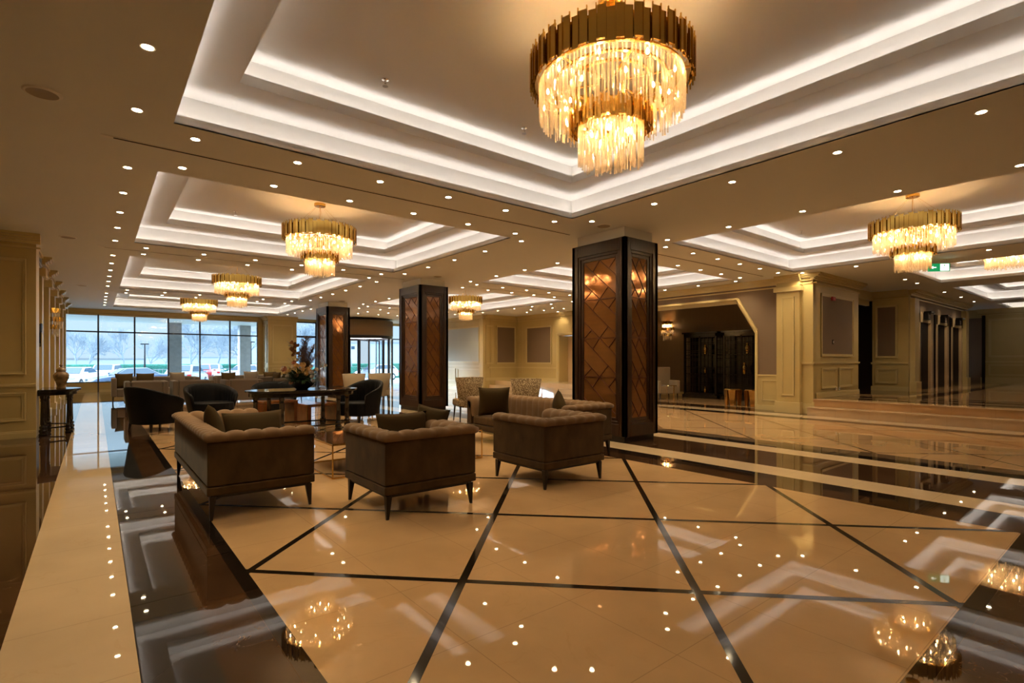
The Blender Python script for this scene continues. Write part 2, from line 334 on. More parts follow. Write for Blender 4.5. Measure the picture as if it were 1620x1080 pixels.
# ---------------------------------------------------------------- walls
# run(P0, direction) : local boxes with u along the wall, n out of the wall towards the room
class Run(MB):
    def __init__(s, x, y, ang):       # ang: direction of u ; normal is u rotated +90 deg
        super().__init__(); s.T = Matrix.Translation((x, y, 0)) @ Matrix.Rotation(math.radians(ang), 4, 'Z')
    def frame(s, u0, u1, z0, z1, w=.06, d=.03, m=1, n0=0):
        for k, (ww, dd) in enumerate(((w, d*.6), (w*.45, d))):
            s.box(u0, u1, n0, n0+dd, z0, z0+ww, m); s.box(u0, u1, n0, n0+dd, z1-ww, z1, m)
            s.box(u0, u0+ww, n0, n0+dd*1.01, z0, z1, m); s.box(u1-ww, u1, n0, n0+dd*1.01, z0, z1, m)
    def crown(s, u0, u1, z=CEIL, m=1, n0=0, k=1.0):
        for a, b, d in ((0, .05, .16), (.05, .09, .13), (.09, .12, .09), (.12, .17, .055), (.22, .25, .03)):
            s.box(u0, u1, n0, n0+d*k, z-b, z-a, m)
    def base(s, u0, u1, z=0, h=.14, m=1, n0=0):
        s.box(u0, u1, n0, n0+.022, z, z+h, m); s.box(u0, u1, n0, n0+.03, z, z+h*.8, m)
    def rail(s, u0, u1, z, m=1, n0=0):
        s.box(u0, u1, n0, n0+.035, z-.02, z+.02, m); s.box(u0, u1, n0, n0+.02, z-.045, z-.02, m)
WM = ['cream', 'cream2', 'paper', 'dark', 'darkdoor', 'beige', 'paper2', 'paper_daylit']
# left: block facing the camera, near wall, far wall with pilasters
r = Run(-.81, 12.37, 180); r.box(0, 1.9, -.6, 0, 0, CEIL, 0); r.crown(-.06, 1.9); r.base(0, 1.9, h=.13)
r.frame(.13, 1.2, 1.11, 3.12, .05, .03); r.frame(.13, 1.2, .30, .80); r.rail(0, 1.9, .93)
r.frame(1.35, 1.8, 1.11, 3.12); r.frame(1.35, 1.8, .3, .8)
S(r, 'wall_left', WM, bevel=.004)
r = MB(); r.box(X0-.2, X0, Y0-.2, 13, 0, CEIL, 0); S(r, 'wall_left', WM)
r = Run(-1.02, 28.6, -90); r.box(0, 15.7, -.4, 0, 0, CEIL, 0); r.crown(0, 15.7); r.base(0, 15.7); r.rail(0, 15.7, .93)
for u in (.25, 2.3, 4.6, 6.9, 9.2, 11.5, 13.6): r.frame(u+.4, u+1.75, 1.11, 3.1, .05, .03); r.frame(u+.4, u+1.75, .3, .8)
for u in (2.05, 4.35, 6.65, 8.95, 11.25, 13.35): r.box(u, u+.4, 0, .14, 0, CEIL-.25, 0); r.box(u-.03, u+.43, 0, .17, 0, .18, 1); r.box(u-.04, u+.44, 0, .2, CEIL-.42, CEIL-.25, 1); r.crown(u-.02, u+.42, n0=.14)
S(r, 'wall_left', WM)
# end wall with the window band
YG = YW
r = Run(14.9, YW, 180)      # u runs towards -X ; n towards -Y
def U(x): return 14.9-x
r.box(U(6.42), U(-1.05), -.3, 0, 3.34, CEIL+.2, 0); r.box(U(6.42), U(-1.05), -.3, 0, 0, .41, 0)
r.box(U(6.42), U(-1.05), 0, .03, 3.30, 3.36, 1); r.box(U(6.42), U(-1.05), 0, .05, 3.42, CEIL, 1); r.base(U(6.42), U(-1.05), h=.1)
r.box(U(6.66), U(6.42), -.3, 0, 0, CEIL, 0)
r.box(U(14.9), U(8.0), -.3, 0, 3.42, CEIL+.2, 0)
r.box(U(14.9), U(14.4), -.3, 0, 0, CEIL, 0)
S(r, 'wall_far', WM)
r = MB(); r.box(6.66, 8.02, 27.6, 28.9, 0, CEIL, 0); S(r, 'wall_far', WM).name = 'wall_far_pier'
r = Run(8.02, 27.6, 180); r.crown(-.03, 1.39); r.base(0, 1.36); r.frame(.2, 1.16, 1.25, 3.15); r.frame(.2, 1.16, .3, 1.0); r.rail(0, 1.36, 1.1); r.box(0, 1.36, 0, .01, 0, CEIL, 0)
S(r, 'trim_1', WM)
r = Run(6.66, 27.6, 90); r.frame(.15, .85, 1.25, 3.15, .05, .03); r.crown(0, 1); r.frame(.15, .85, .3, 1.0); S(r, 'trim_2', WM)
# windows
wnum = 0
mx = [-1.03, .10, 1.37, 2.63, 3.89, 5.17, 6.42]
for i in range(6):
    wnum += 1; a, b = mx[i], mx[i+1]; g = MB(); h = .03
    g.box(a, a+h, YW+.02, YW+.12, .41, 3.34); g.box(b-h, b, YW+.02, YW+.12, .41, 3.34); g.box(a, b, YW+.02, YW+.12, .41, .45)
    g.box(a, b, YW+.02, YW+.12, 3.30, 3.34); g.box(a, b, YW+.02, YW+.10, 2.57, 2.63)
    o = S(g, 'window_%d' % wnum, ['winframe']); q = MB(); q.box(a+.01, b-.01, YW+.06, YW+.068, .43, 3.32); q.build('glass_pane', ['glass'], o)
g = MB(); g.box(.075, .125, YW-.04, YW+.01, 0, 3.34); S(g, 'trim_3', ['winframe'])
# glazed door leaf and side lights of the entrance
for a, b, zt in ((8.02, 9.35, 3.42), (9.35, 10.0, 3.42)):
    wnum += 1; g = MB(); h = .07
    for x in (a, b-h): g.box(x, x+h, YW, YW+.1, 0, zt)
    g.box(a, b, YW, YW+.1, 0, .12); g.box(a, b, YW, YW+.1, 2.58, 2.68); g.box(a, b, YW, YW+.1, zt-.06, zt)
    o = S(g, 'window_%d' % wnum, ['winframe']); q = MB(); q.box(a+.02, b-.02, YW+.04, YW+.048, .05, zt-.02); q.build('glass_pane', ['glass'], o)
wnum += 1; g = MB(); a, b = 12.75, 14.4
for x in (a, b-.05): g.box(x, x+.05, YW, YW+.1, 0, 3.42)
g.box(a, b, YW, YW+.1, 2.6, 2.66); o = S(g, 'window_%d' % wnum, ['winframe']); q = MB(); q.box(a, b, YW+.04, YW+.048, 0, 3.42); q.build('glass_pane', ['glass'], o)
# revolving door drum
rd = thing('revolving_door', 'round revolving entrance door with brown fascia band and dark framed curved glass', 'revolving door', (11.0, 26.80, 0))
RR = 1.72
g = MB(); g.lathe([(RR+.03, 2.66), (RR+.05, 2.66), (RR+.05, 3.44), (RR, 3.44), (RR, 2.66)], 48); g.lathe([(0, 2.67), (RR, 2.67)], 48); g.build('fascia', ['paper'], rd, smooth=True)
g = MB(); g.lathe([(RR, 2.50), (RR+.04, 2.50), (RR+.04, 2.655), (RR, 2.655), (RR, 2.50)], 48); g.build('header_ring', ['darkmetal'], rd)
g = MB(); g.lathe([(RR*.96, 2.60), (RR*.98, 2.60), (RR*.98, 2.62), (RR*.96, 2.62)], 48); g.build('light_ring', ['cove'], rd)
for k, an in enumerate((-162, -128, -52, -18, 18, 52, 128, 162)):
    g = MB(); x, y = RR*math.cos(math.radians(an)), RR*math.sin(math.radians(an)); g.box(x-.05, x+.05, y-.05, y+.05, 0, 2.5); g.build('post', ['darkmetal'], rd)
for a0, a1 in ((-162, -128), (-52, -18), (128, 162), (18, 52)):
    g = MB(); g.lathe([(RR-.01, .02), (RR-.01, 2.5)], 10, a0=math.radians(a0), a1=math.radians(a1)); g.build('curved_pane', ['glass'], rd)
for k in range(3):
    an = math.radians(25+120*k); w_ = MB(); d = Vector((math.cos(an), math.sin(an), 0))
    for aa, bb in ((d*.05+Vector((0, 0, .05)), d*1.62+Vector((0, 0, .05))), (d*.05+Vector((0, 0, 2.45)), d*1.62+Vector((0, 0, 2.45))), (d*1.6+Vector((0, 0, .05)), d*1.6+Vector((0, 0, 2.45))), (d*.06+Vector((0, 0, .05)), d*.06+Vector((0, 0, 2.45)))): w_.bar(aa, bb, .06)
    wg = w_.build('wing', ['darkmetal'], rd); q = MB(); q.quad([d*.08+Vector((0, 0, .08)), d*1.58+Vector((0, 0, .08)), d*1.58+Vector((0, 0, 2.42)), d*.08+Vector((0, 0, 2.42))]); q.build('wing_glass', ['glass'], wg)
# entrance-side walls (blue daylight painted into the panel colour), alcove behind
r = Run(14.6, 20.3, 90); r.box(0, 8.6, -.3, 0, 0, CEIL, 0); r.crown(0, 8.6); r.base(0, 8.6); r.rail(0, 8.6, 1.10)
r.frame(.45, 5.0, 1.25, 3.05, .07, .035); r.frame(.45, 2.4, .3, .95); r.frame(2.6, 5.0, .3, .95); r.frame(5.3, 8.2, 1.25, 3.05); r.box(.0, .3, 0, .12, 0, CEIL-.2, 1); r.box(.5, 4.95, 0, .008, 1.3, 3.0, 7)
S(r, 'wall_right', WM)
r = Run(16.6, 20.3, 180); r.box(0, 1.69, -.3, 0, 0, CEIL, 0); r.crown(0, 2.0); r.base(0, 2.0, z=.39); r.rail(0, 1.8, .98+.05)
r.frame(.12, 1.33, 1.2, 3.06, .07, .035); r.box(.17, 1.28, 0, .012, 1.25, 3.01, 2); r.frame(1.5, 1.95, 1.2, 3.06)
S(r, 'wall_right', WM)
r = Run(16.6, 13.0, 90); r.box(0, 1.3, -.3, 0, 0, CEIL, 0); r.box(1.3, 4.3, -.3, 0, 2.5, CEIL, 0); r.box(4.3, 7.3, -.3, 0, 0, CEIL, 0); r.crown(0, 7.3)
r.box(1.3, 4.3, -.62, -.58, 0, 2.5, 5); r.box(1.30, 1.33, -.6, -.001, 0, 2.499, 0); r.box(4.27, 4.30, -.6, -.001, 0, 2.499, 0); r.frame(1.2, 4.42, .2, 2.62, .1, .04)
r.frame(4.75, 6.6, 1.2, 3.0, .07, .035); r.box(4.85, 6.5, 0, .012, 1.25, 2.95, 2); r.rail(4.42, 7.3, 1.03); r.base(4.42, 7.3, z=.39)
S(r, 'wall_right', WM)
# nook wall with hexagonal opening : X = 14.4, Y 6.0 .. 13.0
r = MB(); xa, xb = 14.4, 14.62
OP = [(7.05, 0), (7.05, 2.2), (7.6, 3.12), (12.0, 3.12), (12.55, 2.2), (12.55, 0)]
def wquad(ps, m): r.add([(xa, y, z) for y, z in ps]+[(xb, y, z) for y, z in ps], [tuple(range(len(ps))), tuple(range(len(ps), 2*len(ps)))[::-1]]+[(i, (i+1) % len(ps), len(ps)+(i+1) % len(ps), len(ps)+i) for i in range(len(ps))], m)
wquad([(5.9, 0), (7.05, 0), (7.05, 2.2), (5.9, 2.2)], 2); wquad([(5.9, 2.2), (7.05, 2.2), (7.6, 3.12), (7.6, CEIL), (5.9, CEIL)], 2)
wquad([(7.6, 3.12), (12.0, 3.12), (12.0, CEIL), (7.6, CEIL)], 2); wquad([(12.0, 3.12), (12.55, 2.2), (13.0, 2.2), (13.0, CEIL), (12.0, CEIL)], 2); wquad([(12.55, 0), (13.0, 0), (13.0, 2.2), (12.55, 2.2)], 2)
S(r, 'wall_right', WM)
t_ = MB()
for i in range(5):
    (ya, za), (yb, zb) = OP[i], OP[i+1]
    t_.bar((xa-.02, ya, za), (xa-.02, yb, zb), .07, .06); t_.bar((xa+.1, ya, za), (xa+.1, yb, zb), .02, .26)
S(t_, 'trim_4', ['cream2'])
r = Run(14.4, 5.9, 90); r.crown(0, 7.1); r.box(.42, 1.12, 0, .03, 0, .96, 0); r.frame(.55, 1.0, .26, .82, .05, .045); r.box(.42, 1.14, 0, .05, .93, .97, 1); r.box(.42, 1.14, 0, .06, 0, .13, 1)
r.box(-.13, .45, 0, .37, 0, CEIL-.02, 0); r.box(-.16, .48, 0, .43, 0, .28, 1); r.box(-.18, .50, 0, .44, CEIL-.42, CEIL-.3, 1); r.crown(-.15, .47, n0=.33)
r.frame(0.0, .32, .45, 3.0, .035, .03, n0=.37)
S(r, 'trim_5', WM, bevel=.003)
# inside the nook
r = MB(); r.box(17.6, 17.8, 7.0, 13.3, 0, CEIL, 6); r.box(14.6, 17.8, 13.0, 13.2, 0, CEIL, 6); r.box(14.6, 17.8, 6.96, 7.04, 0, CEIL, 6); r.box(17.57, 17.6, 5.9, 13, 0, .16, 1); r.box(14.62, 17.6, 12.97, 13.0, 0, .16, 1)
S(r, 'wall_right', WM)
# block wall Y = 5.1 facing the stage, X 14.2 .. 16.2
r = Run(17.3, 5.5, 180)
def V(x): return 17.3-x
r.box(0, 3.14, -.3, 0, 0, CEIL, 0); r.crown(-.02, 3.3, k=1.4); r.frame(V(16.85), V(14.62), 1.46, 3.1, .07, .035); r.box(V(16.8), V(14.67), 0, .012, 1.5, 3.05, 2)
r.rail(-.02, 3.17, 1.30); r.frame(V(16.8), V(15.8), .62, 1.16); r.frame(V(15.65), V(14.65), .62, 1.16); r.base(0, 3.0, z=.39, h=.14)
r.box(2.95, 3.17, -.02, .03, 0, .3, 1)
S(r, 'wall_stage', WM, bevel=.003)
r = Run(14.15, 5.5, 90); r.box(0, .5, -.2, 0, 0, CEIL, 0); r.crown(-.1, .5, k=.9); r.base(-.02, .5, h=.26); r.rail(0, .3, 1.30)
S(r, 'wall_stage', WM)
# dark corridor opening, pier X = 19.8
r = MB(); r.box(16.2, 19.8, 6.85, 6.95, Q, CEIL, 4); r.box(17.25, 17.3, 5.8, 6.9, Q, CEIL, 4); r.box(17.3, 19.85, 6.0, 6.1, 3.15, CEIL, 1); r.box(17.3, 19.85, 5.85, 6.02, 3.3, CEIL, 1)
r.box(17.2, 19.3, 6.80, 6.85, Q, 2.8, 4)
S(r, 'wall_corridor', WM)
r = Run(19.8, 4.93, 90); r.box(0, .97, -.25, 0, 0, CEIL, 0); r.box(.97, 2.0, -.3, -.1, 0, CEIL, 4); r.crown(0, 1.0, k=1.3); r.frame(.28, .88, 1.44, 3.12, .06, .035); r.box(.33, .83, 0, .012, 1.49, 3.07, 2); r.rail(0, 1.0, 1.28); r.frame(.28, .88, .62, 1.1); r.base(0, 1, z=Q)
S(r, 'wall_stage', WM)
r = Run(27.4, 4.95, 180)      # lift wall
def W(x): return 27.4-x
DX = [(20.95, 22.2), (23.05, 24.35), (25.15, 26.5)]
r.box(0, 7.3, -.3, -.22, 0, CEIL, 2); px = 27.4
edges = [20.06]+[v for d in DX for v in d]+[27.4]
for i in range(0, 8, 2): r.box(W(edges[i+1]), W(edges[i]), -.25, 0, 0, CEIL, 2)
for a, b in DX:
    r.box(W(b), W(a), -.25, 0, 2.62, CEIL, 2)
    r.box(W(a)-.01, W(a)+.2, -.03, .05, Q, 2.95, 5); r.box(W(b)-.2, W(b)+.01, -.03, .05, Q, 2.95, 5); r.box(W(b)-.2, W(a)+.2, -.03, .05, 2.62, 2.95, 5)
    r.box(W(a)+.2, W(a)+.26, 0, .04, Q, 2.95, 4)
for x in (20.2, 27.0): r.box(W(x)-.2, W(x)+.25, 0, .15, Q, CEIL-.25, 1); r.box(W(x)-.24, W(x)+.29, 0, .2, Q, Q+.3, 1)
r.crown(0, 7.6, k=1.6)
S(r, 'wall_lifts', WM)
dn = 0
for a, b in DX:
    dn += 1; g = MB(); g.box(a, (a+b)/2-.005, 4.985, 5.02, Q, 2.62); g.box((a+b)/2+.005, b, 4.985, 5.02, Q, 2.62); S(g, 'door_%d' % dn, ['darkdoor'])
r = MB(); r.box(27.4, 30.2, 6.2, 6.4, 0, CEIL, 2); r.box(30.0, 30.3, Y0, 6.4, 0, CEIL, 0); r.box(27.35, 27.4, 5.1, 6.4, 0, CEIL, 0); S(r, 'wall_end', WM)
r = Run(30.0, Y0, 90); k = -Y0; r.crown(0, k+5.0, k=1.4); r.base(0, k+4.9, z=Q, h=.25); r.rail(0, k+4.8, 1.32)
for y in (-2.6, .4, 2.9): r.frame(k+y-.9, k+y+1.75, 1.5, 3.15, .08, .04); r.frame(k+y-.9, k+y+1.75, .72, 1.2)
r.box(k+4.85, k+5.9, 0, .01, Q, 3.2, 2); r.box(k+4.75, k+4.85, 0, .1, Q, 3.3, 4)
S(r, 'trim_6', WM)
r = MB(); r.box(X0, X1, Y0-.2, Y0, 0, CEIL, 0); S(r, 'wall_back', WM)
# ---------------------------------------------------------------- clad columns
def make_column(label):
    t = thing('column', label, 'column', (6.72+.44, 5.45+.6, 0), 0, 'dark wood clad lobby columns')
    hx, hy = .44, .6
    b = MB(); b.box(-hx+.05, hx-.05, -hy+.05, hy-.05, 0, .12); b.build('plinth', ['legwood'], t)
    w_ = MB()
    w_.box(-hx+.07, hx-.07, -hy+.07, hy-.07, .10, 3.36)
    for sx, sy in ((1, 0), (-1, 0), (0, 1), (0, -1)):
        A = Matrix.Rotation({(1, 0): 0, (-1, 0): PI, (0, 1): PI/2, (0, -1): -PI/2}[(sx, sy)], 4, 'Z'); w_.T = A
        D, Wd = (hx, hy) if sy == 0 else (hy, hx)        # D distance of the face, Wd half width
        pw = Wd-.235
        st = [(D-.07, D, Wd, .10, 3.38, pw+.10, .30, 3.18), (D-.08, D-.022, Wd-.01, .2, 3.3, pw+.055, .345, 3.135), (D-.08, D-.045, Wd-.02, .2, 3.3, pw+.0, .40, 3.08)]
        for d0, d1, wo, za, zb, wi, zi, zj in st:
            w_.box(d0, d1, -wo, -wi, za, zb); w_.box(d0, d1, wi, wo, za, zb); w_.box(d0, d1, -wi, wi, za, zi); w_.box(d0, d1, -wi, wi, zj, zb)
    w_.T = Matrix(); w_.build('wood_cladding', ['wood'], t, bevel=.003, seg=1)
    for sx, sy in ((1, 0), (-1, 0), (0, 1), (0, -1)):
        A = Matrix.Rotation({(1, 0): 0, (-1, 0): PI, (0, 1): PI/2, (0, -1): -PI/2}[(sx, sy)], 4, 'Z')
        D, Wd = (hx, hy) if sy == 0 else (hy, hx); pw = Wd-.235
        g = MB(); g.T = A; g.box(D-.071, D-.062, -pw, pw, .40, 3.08); gl = g.build('mirror_panel', ['amber'], t)
        l_ = MB(); l_.T = A; hM = 2.68/4
        for k in range(4):
            zt = 3.08-hM*k
            for (a, b_, c_, d_) in ((0, .02, 1, .93), (.5, 0, 1, .45), (0, .55, .5, 1), (.5, 0, .28, .28), (1, 0, .78, .25), (.5, 1, .75, .72), (0, 1, .25, .78), (0, 1, 1, 1)):
                if k == 3 and b_ == 1 and d_ == 1: continue
                sg = 1 if sy == 0 or True else -1
                l_.bar((D-.058, -pw+2*pw*a, zt-hM*b_), (D-.058, -pw+2*pw*c_, zt-hM*d_), .011, .010)
        l_.build('lattice', ['lattice'], gl)
    h = MB(); h.box(-hx+.07, hx-.07, -hy+.07, hy-.07, 3.36, CEIL+.002); h.build('drywall_collar', ['ceil'], t)
    return t
c1 = make_column('nearest dark wood column with amber lattice mirrors, right of the brown armchairs')
dup(c1, (7.16, 12.9, 0), 0, 'middle dark wood column with amber lattice mirrors, behind the brown armchairs')
dup(c1, (7.16, 20.0, 0), 0, 'farthest dark wood column, between the flower arrangement and the revolving door')
# ---------------------------------------------------------------- chandeliers
def fringe(r_, n, z0, z1, wd, rng, seed, n_side=5):
    rr = random.Random(seed); mb = MB()
    for i in range(n):
        a = 2*PI*(i+rr.uniform(-.2, .2))/n; q = r_+rr.uniform(-rng, rng); x, y = q*math.cos(a), q*math.sin(a); zz = z1+rr.uniform(-.035, .025); ww = wd*rr.uniform(.8, 1.2)
        mb.tube((x, y, z0+rr.uniform(-.01, .01)), (x, y, zz), ww, ww, n_side)
    return mb
def slatring(r_, n, z0, z1, seed):
    rr = random.Random(seed); mb = MB(); wd = 2*PI*r_/n
    for i in range(n):
        a = 2*PI*i/n; o = .012*(i % 2); dz = .018*(i % 2)+rr.uniform(-.006, .006)
        mb.T = Matrix.Rotation(a, 4, 'Z'); mb.box(r_-.012+o, r_+o, -wd*.44, wd*.44, z0+dz, z1+dz)
        mb.box(r_+.012, r_+.022, wd*.44, wd*.56, z0-.012, z1+.03)
    mb.T = Matrix(); mb.lathe([(r_-.02, z0+.03), (r_-.014, z0+.03), (r_-.014, z1-.02), (r_-.02, z1-.02), (r_-.02, z0+.03)], n)
    return mb
def make_chandelier(loc, label):
    t = thing('chandelier', label, 'chandelier', loc, 0, 'tiered gold and crystal chandeliers')
    # origin: the tray ceiling, z 4.21
    o = 4.21
    g = MB(); g.lathe([(0, 0), (.10, 0), (.10, -.045), (.09, -.05), (0, -.05)], 28); g.build('canopy', ['gold'], t, smooth=False)
    for k in range(6):
        a = 2*PI*k/6+.3; g = MB(); g.tube((.06*math.cos(a), .06*math.sin(a), -.05), (.45*math.cos(a), .45*math.sin(a), -.45), .0015, n=4); g.build('cable', ['goldin'], t)
    g = MB(); pts = [(0, 0, -.05), (.012, .004, -.16), (-.01, 0, -.28), (0, 0, -.42)]
    for a, b in zip(pts, pts[1:]): g.tube(a, b, .004, n=6)
    g.build('power_cord', ['goldin'], t)
    slatring(.62, 62, 3.525-o, 3.755-o, 1).build('upper_gold_ring', ['gold'], t)
    g = MB()
    for q in (.55, .43, .31): g.lathe([(q-.012, 3.56-o), (q+.012, 3.56-o), (q+.012, 3.575-o), (q-.012, 3.575-o), (q-.012, 3.56-o)], 40)
    for k in range(6):
        a = 2*PI*k/6; g.bar((.1*math.cos(a), .1*math.sin(a), 3.57-o), (.6*math.cos(a), .6*math.sin(a), 3.57-o), .02, .01)
        g.bar((.28*math.cos(a), .28*math.sin(a), 3.57-o), (.28*math.cos(a), .28*math.sin(a), 3.3-o), .012)
    g.lathe([(.24, 3.2-o), (.3, 3.2-o), (.3, 3.21-o), (.24, 3.21-o), (.24, 3.2-o)], 32)
    g.build('frame', ['goldin'], t)
    fringe(.563, 110, 3.55-o, 3.285-o, .0075, .004, 2).build('outer_crystal_fringe', ['crystal'], t)
    fringe(.47, 84, 3.50-o, 3.27-o, .0075, .012, 3).build('middle_crystal_fringe', ['crystal'], t)
    fringe(.38, 64, 3.46-o, 3.24-o, .0075, .012, 4).build('inner_crystal_fringe', ['crystal'], t)
    slatring(.305, 32, 3.16-o, 3.305-o, 5).build('lower_gold_ring', ['gold'], t)
    fringe(.25, 56, 3.20-o, 2.93-o, .0075, .004, 6).build('lower_crystal_fringe', ['crystal'], t)
    fringe(.185, 36, 3.18-o, 2.91-o, .0075, .012, 7).build('lower_inner_crystal_fringe', ['crystal'], t)
    fringe(.11, 18, 3.16-o, 2.90-o, .0075, .012, 8).build('centre_crystal_drops', ['crystal'], t)
    def bulb(x, y, z):
        g = MB(); g.lathe([(.001, -.018), (.008, -.010), (.010, 0), (.008, .012), (.001, .028)], 8); return g.build('bulb', ['bulb'], t, loc=(x, y, z-o))
    for k in range(9): a = 2*PI*k/9+.2; bulb(.50*math.cos(a), .50*math.sin(a), 3.53)
    for k in range(6): a = 2*PI*k/6; bulb(.33*math.cos(a), .33*math.sin(a), 3.48)
    for k in range(5): a = 2*PI*k/5; bulb(.15*math.cos(a), .15*math.sin(a), 3.14)
    return t
ch = make_chandelier((3.2, 2.74, 4.21), 'largest gold and crystal chandelier, hanging in the nearest ceiling tray')
for x, y, lb in ((3.2, 9.6, 'second gold and crystal chandelier of the left row, above the console table with flowers'),
                 (3.2, 16.7, 'third gold and crystal chandelier of the left row, above the grey armchairs'),
                 (3.2, 23.7, 'fourth and farthest gold and crystal chandelier of the left row, before the windows'),
                 (11.0, 2.68, 'gold and crystal chandelier on the right, in front of the green exit sign'),
                 (11.0, 16.55, 'small far gold and crystal chandelier, seen between the middle and nearest columns'),
                 (11.0, 9.6, 'gold and crystal chandelier of the right row, concealed behind the nearest dark column')):
    dup(ch, (x, y, 4.21), 0, lb)
t = thing('crystal_ceiling_lamp', 'pale all-crystal three-tier ceiling lamp at the right edge over the raised floor', 'ceiling lamp', (17.0, 2.36, 4.21))
g = MB(); g.lathe([(0, 0), (.62, 0), (.62, -.06), (0, -.06)], 36); g.build('ceiling_plate', ['goldin'], t)
for k, (q, za, zb, n) in enumerate(((.60, -.06, -.30, 110), (.47, -.1, -.38, 90), (.34, -.1, -.62, 70), (.2, -.1, -.6, 40))): fringe(q, n, za, zb, .009, .004, 20+k).build('crystal_tier', ['crystal'], t)
for k in range(8):
    a = 2*PI*k/8; g = MB(); g.lathe([(.002, -.02), (.014, -.01), (.016, 0), (.002, .03)], 8); g.build('bulb', ['bulb'], t, loc=(.27*math.cos(a), .27*math.sin(a), -.2-.2*(k % 2)))
# ---------------------------------------------------------------- ceiling fittings
def make_spot(loc, label, grp):
    t = thing('downlight', label, 'downlight', loc, 0, grp)
    g = MB(); g.lathe([(.036, -.001), (.047, -.004), (.050, 0), (.036, .003)], 20); g.build('trim_ring', ['whiteplastic'], t)
    g = MB(); g.lathe([(.0, -.0015), (.037, -.0015)], 20); g.build('lens', ['spotlens'], t)
    ld = bpy.data.lights.new('downlight_lamp', 'SPOT'); ld.energy = DOWN; ld.color = SPOTC; ld.spot_size = math.radians(125); ld.spot_blend = .8; ld.shadow_soft_size = .035
    lo = bpy.data.objects.new('lamp', ld); COL.objects.link(lo); lo.parent = t; lo.location = (0, 0, -.006)
    return t
groups = {}
def G(lb, gr, pts): groups[(lb, gr)] = pts
nx = [.78+.983*i for i in range(6)]; ysx = {1: [1.0, 2.15, 3.32, 4.47, 5.65], 2: [7.4, 8.55, 9.7, 10.85, 12.05], 3: [13.75, 14.9, 16.05, 17.2, 18.35, 19.5], 4: [21.6, 22.75, 23.9, 25.05, 26.2]}
nm = {1: 'nearest', 2: 'second', 3: 'third', 4: 'fourth'}
for k, yy_ in ysx.items():
    G('small round spotlight in the row along the left side of the %s ceiling tray' % nm[k], 'spotlights left of the trays', [(.288, y) for y in yy_])
    G('small round spotlight between the left %s tray and the column line' % nm[k], 'spotlights along the column line, left side', [(6.15 if k < 4 else 7.2, y) for y in yy_])
    if k < 4:
        G('small round spotlight along the left edge of the right %s ceiling tray' % nm[k], 'spotlights along the column line, right side', [(8.17, y) for y in yy_])
        G('small round spotlight along the right edge of the right %s ceiling tray' % nm[k], 'spotlights near the right wall', [(13.9, y) for y in yy_])
for k, (ya, yb) in enumerate(((6.03, 7.02), (12.45, 13.2), (20.2, 21.1))):
    w_ = ('first', 'second', 'third')[k]
    G('small round spotlight on the near side of the %s ceiling slot, left bay' % w_, 'spotlights beside the ceiling slots', [(x, ya) for x in nx])
    G('small round spotlight on the far side of the %s ceiling slot, left bay' % w_, 'spotlights beside the ceiling slots', [(x, yb) for x in nx])
    G('small round spotlight on the near side of the %s ceiling slot, right bay' % w_, 'spotlights beside the ceiling slots', [(8.66+.95*i, ya) for i in range(6)])
    G('small round spotlight on the far side of the %s ceiling slot, right bay' % w_, 'spotlights beside the ceiling slots', [(8.66+.95*i, yb) for i in range(6)])
G('small round spotlight over the raised area behind the nearest column', 'spotlights in the alcove', [(14.95, 15.95), (15.4, 16.96), (14.78, 17.13), (15.4, 18.13), (16.3, 17.04), (15.5, 15.84), (14.9, 14.6), (15.9, 14.2)])
G('small round spotlight over the raised floor before the lifts', 'spotlights before the lifts', [(17.2, 4.36), (18.31, 4.36), (21.36, 4.37), (23.51, 4.36), (25.66, 4.38)])
G('small round spotlight in the ceiling before the revolving door', 'spotlights at the entrance', [(8.6+1.0*i, 22.4+1.1*j) for i in range(5) for j in range(2)])
s0 = None
for (lb, gr), pts in groups.items():
    for x, y in pts:
        if s0 is None: s0 = make_spot((x, y, CEIL), lb, gr)
        else: dup(s0, (x, y, CEIL), 0, lb, gr)
for x0, x1, y, lb in ((.04, 6.5, 6.49, 'long thin black air slot between the nearest and second ceiling trays'), (7.9, 13.65, 6.52, 'thin black air slot in the right bay, right of the nearest column top'),
                      (.04, 6.54, 12.85, 'thin air slot between the second and third left ceiling trays'), (8.4, 13.5, 12.9, 'thin air slot between the second and third right ceiling trays'),
                      (.06, 6.5, 20.7, 'farthest left air slot, before the last tray by the windows'), (8.5, 13.0, 20.75, 'farthest right air slot, before the revolving door')):
    g = MB(); g.box(x0, x1, y-.034, y-.018, CEIL-.004, CEIL+.001); g.box(x0, x1, y+.018, y+.034, CEIL-.004, CEIL+.001); g.box(x0, x0+.1, y-.03, y+.03, CEIL-.0045, CEIL+.001)
    t = thing('slot_diffuser', lb, 'air vent', (0, 0, 0), 0, 'linear ceiling air slots'); g.build('flange', ['whiteplastic'], t)
    g = MB(); g.box(x0+.1, x1, y-.018, y+.018, CEIL-.003, CEIL+.001); g.build('slot', ['dark'], t)
for x, y, lb in ((-.34, 5.77, 'round ceiling speaker at the upper left, nearest the viewer'), (-.38, 12.22, 'round ceiling speaker above the corner of the left wall block'), (-.3, 19.8, 'round ceiling speaker far left, before the windows'),
                 (6.5, 5.71, 'round ceiling speaker beside the top of the nearest column'), (7.0, 11.85, 'round ceiling speaker beside the top of the middle column'), (7.1, 18.9, 'round ceiling speaker beside the top of the farthest column')):
    t = thing('ceiling_speaker', lb, 'ceiling speaker', (x, y, CEIL), 0, 'round ceiling speakers')
    g = MB(); g.lathe([(.105, -.012), (.12, -.010), (.13, 0)], 32); g.build('rim', ['whiteplastic'], t); g = MB(); g.lathe([(0, -.006), (.106, -.010)], 32); g.build('grille', ['grill'], t)
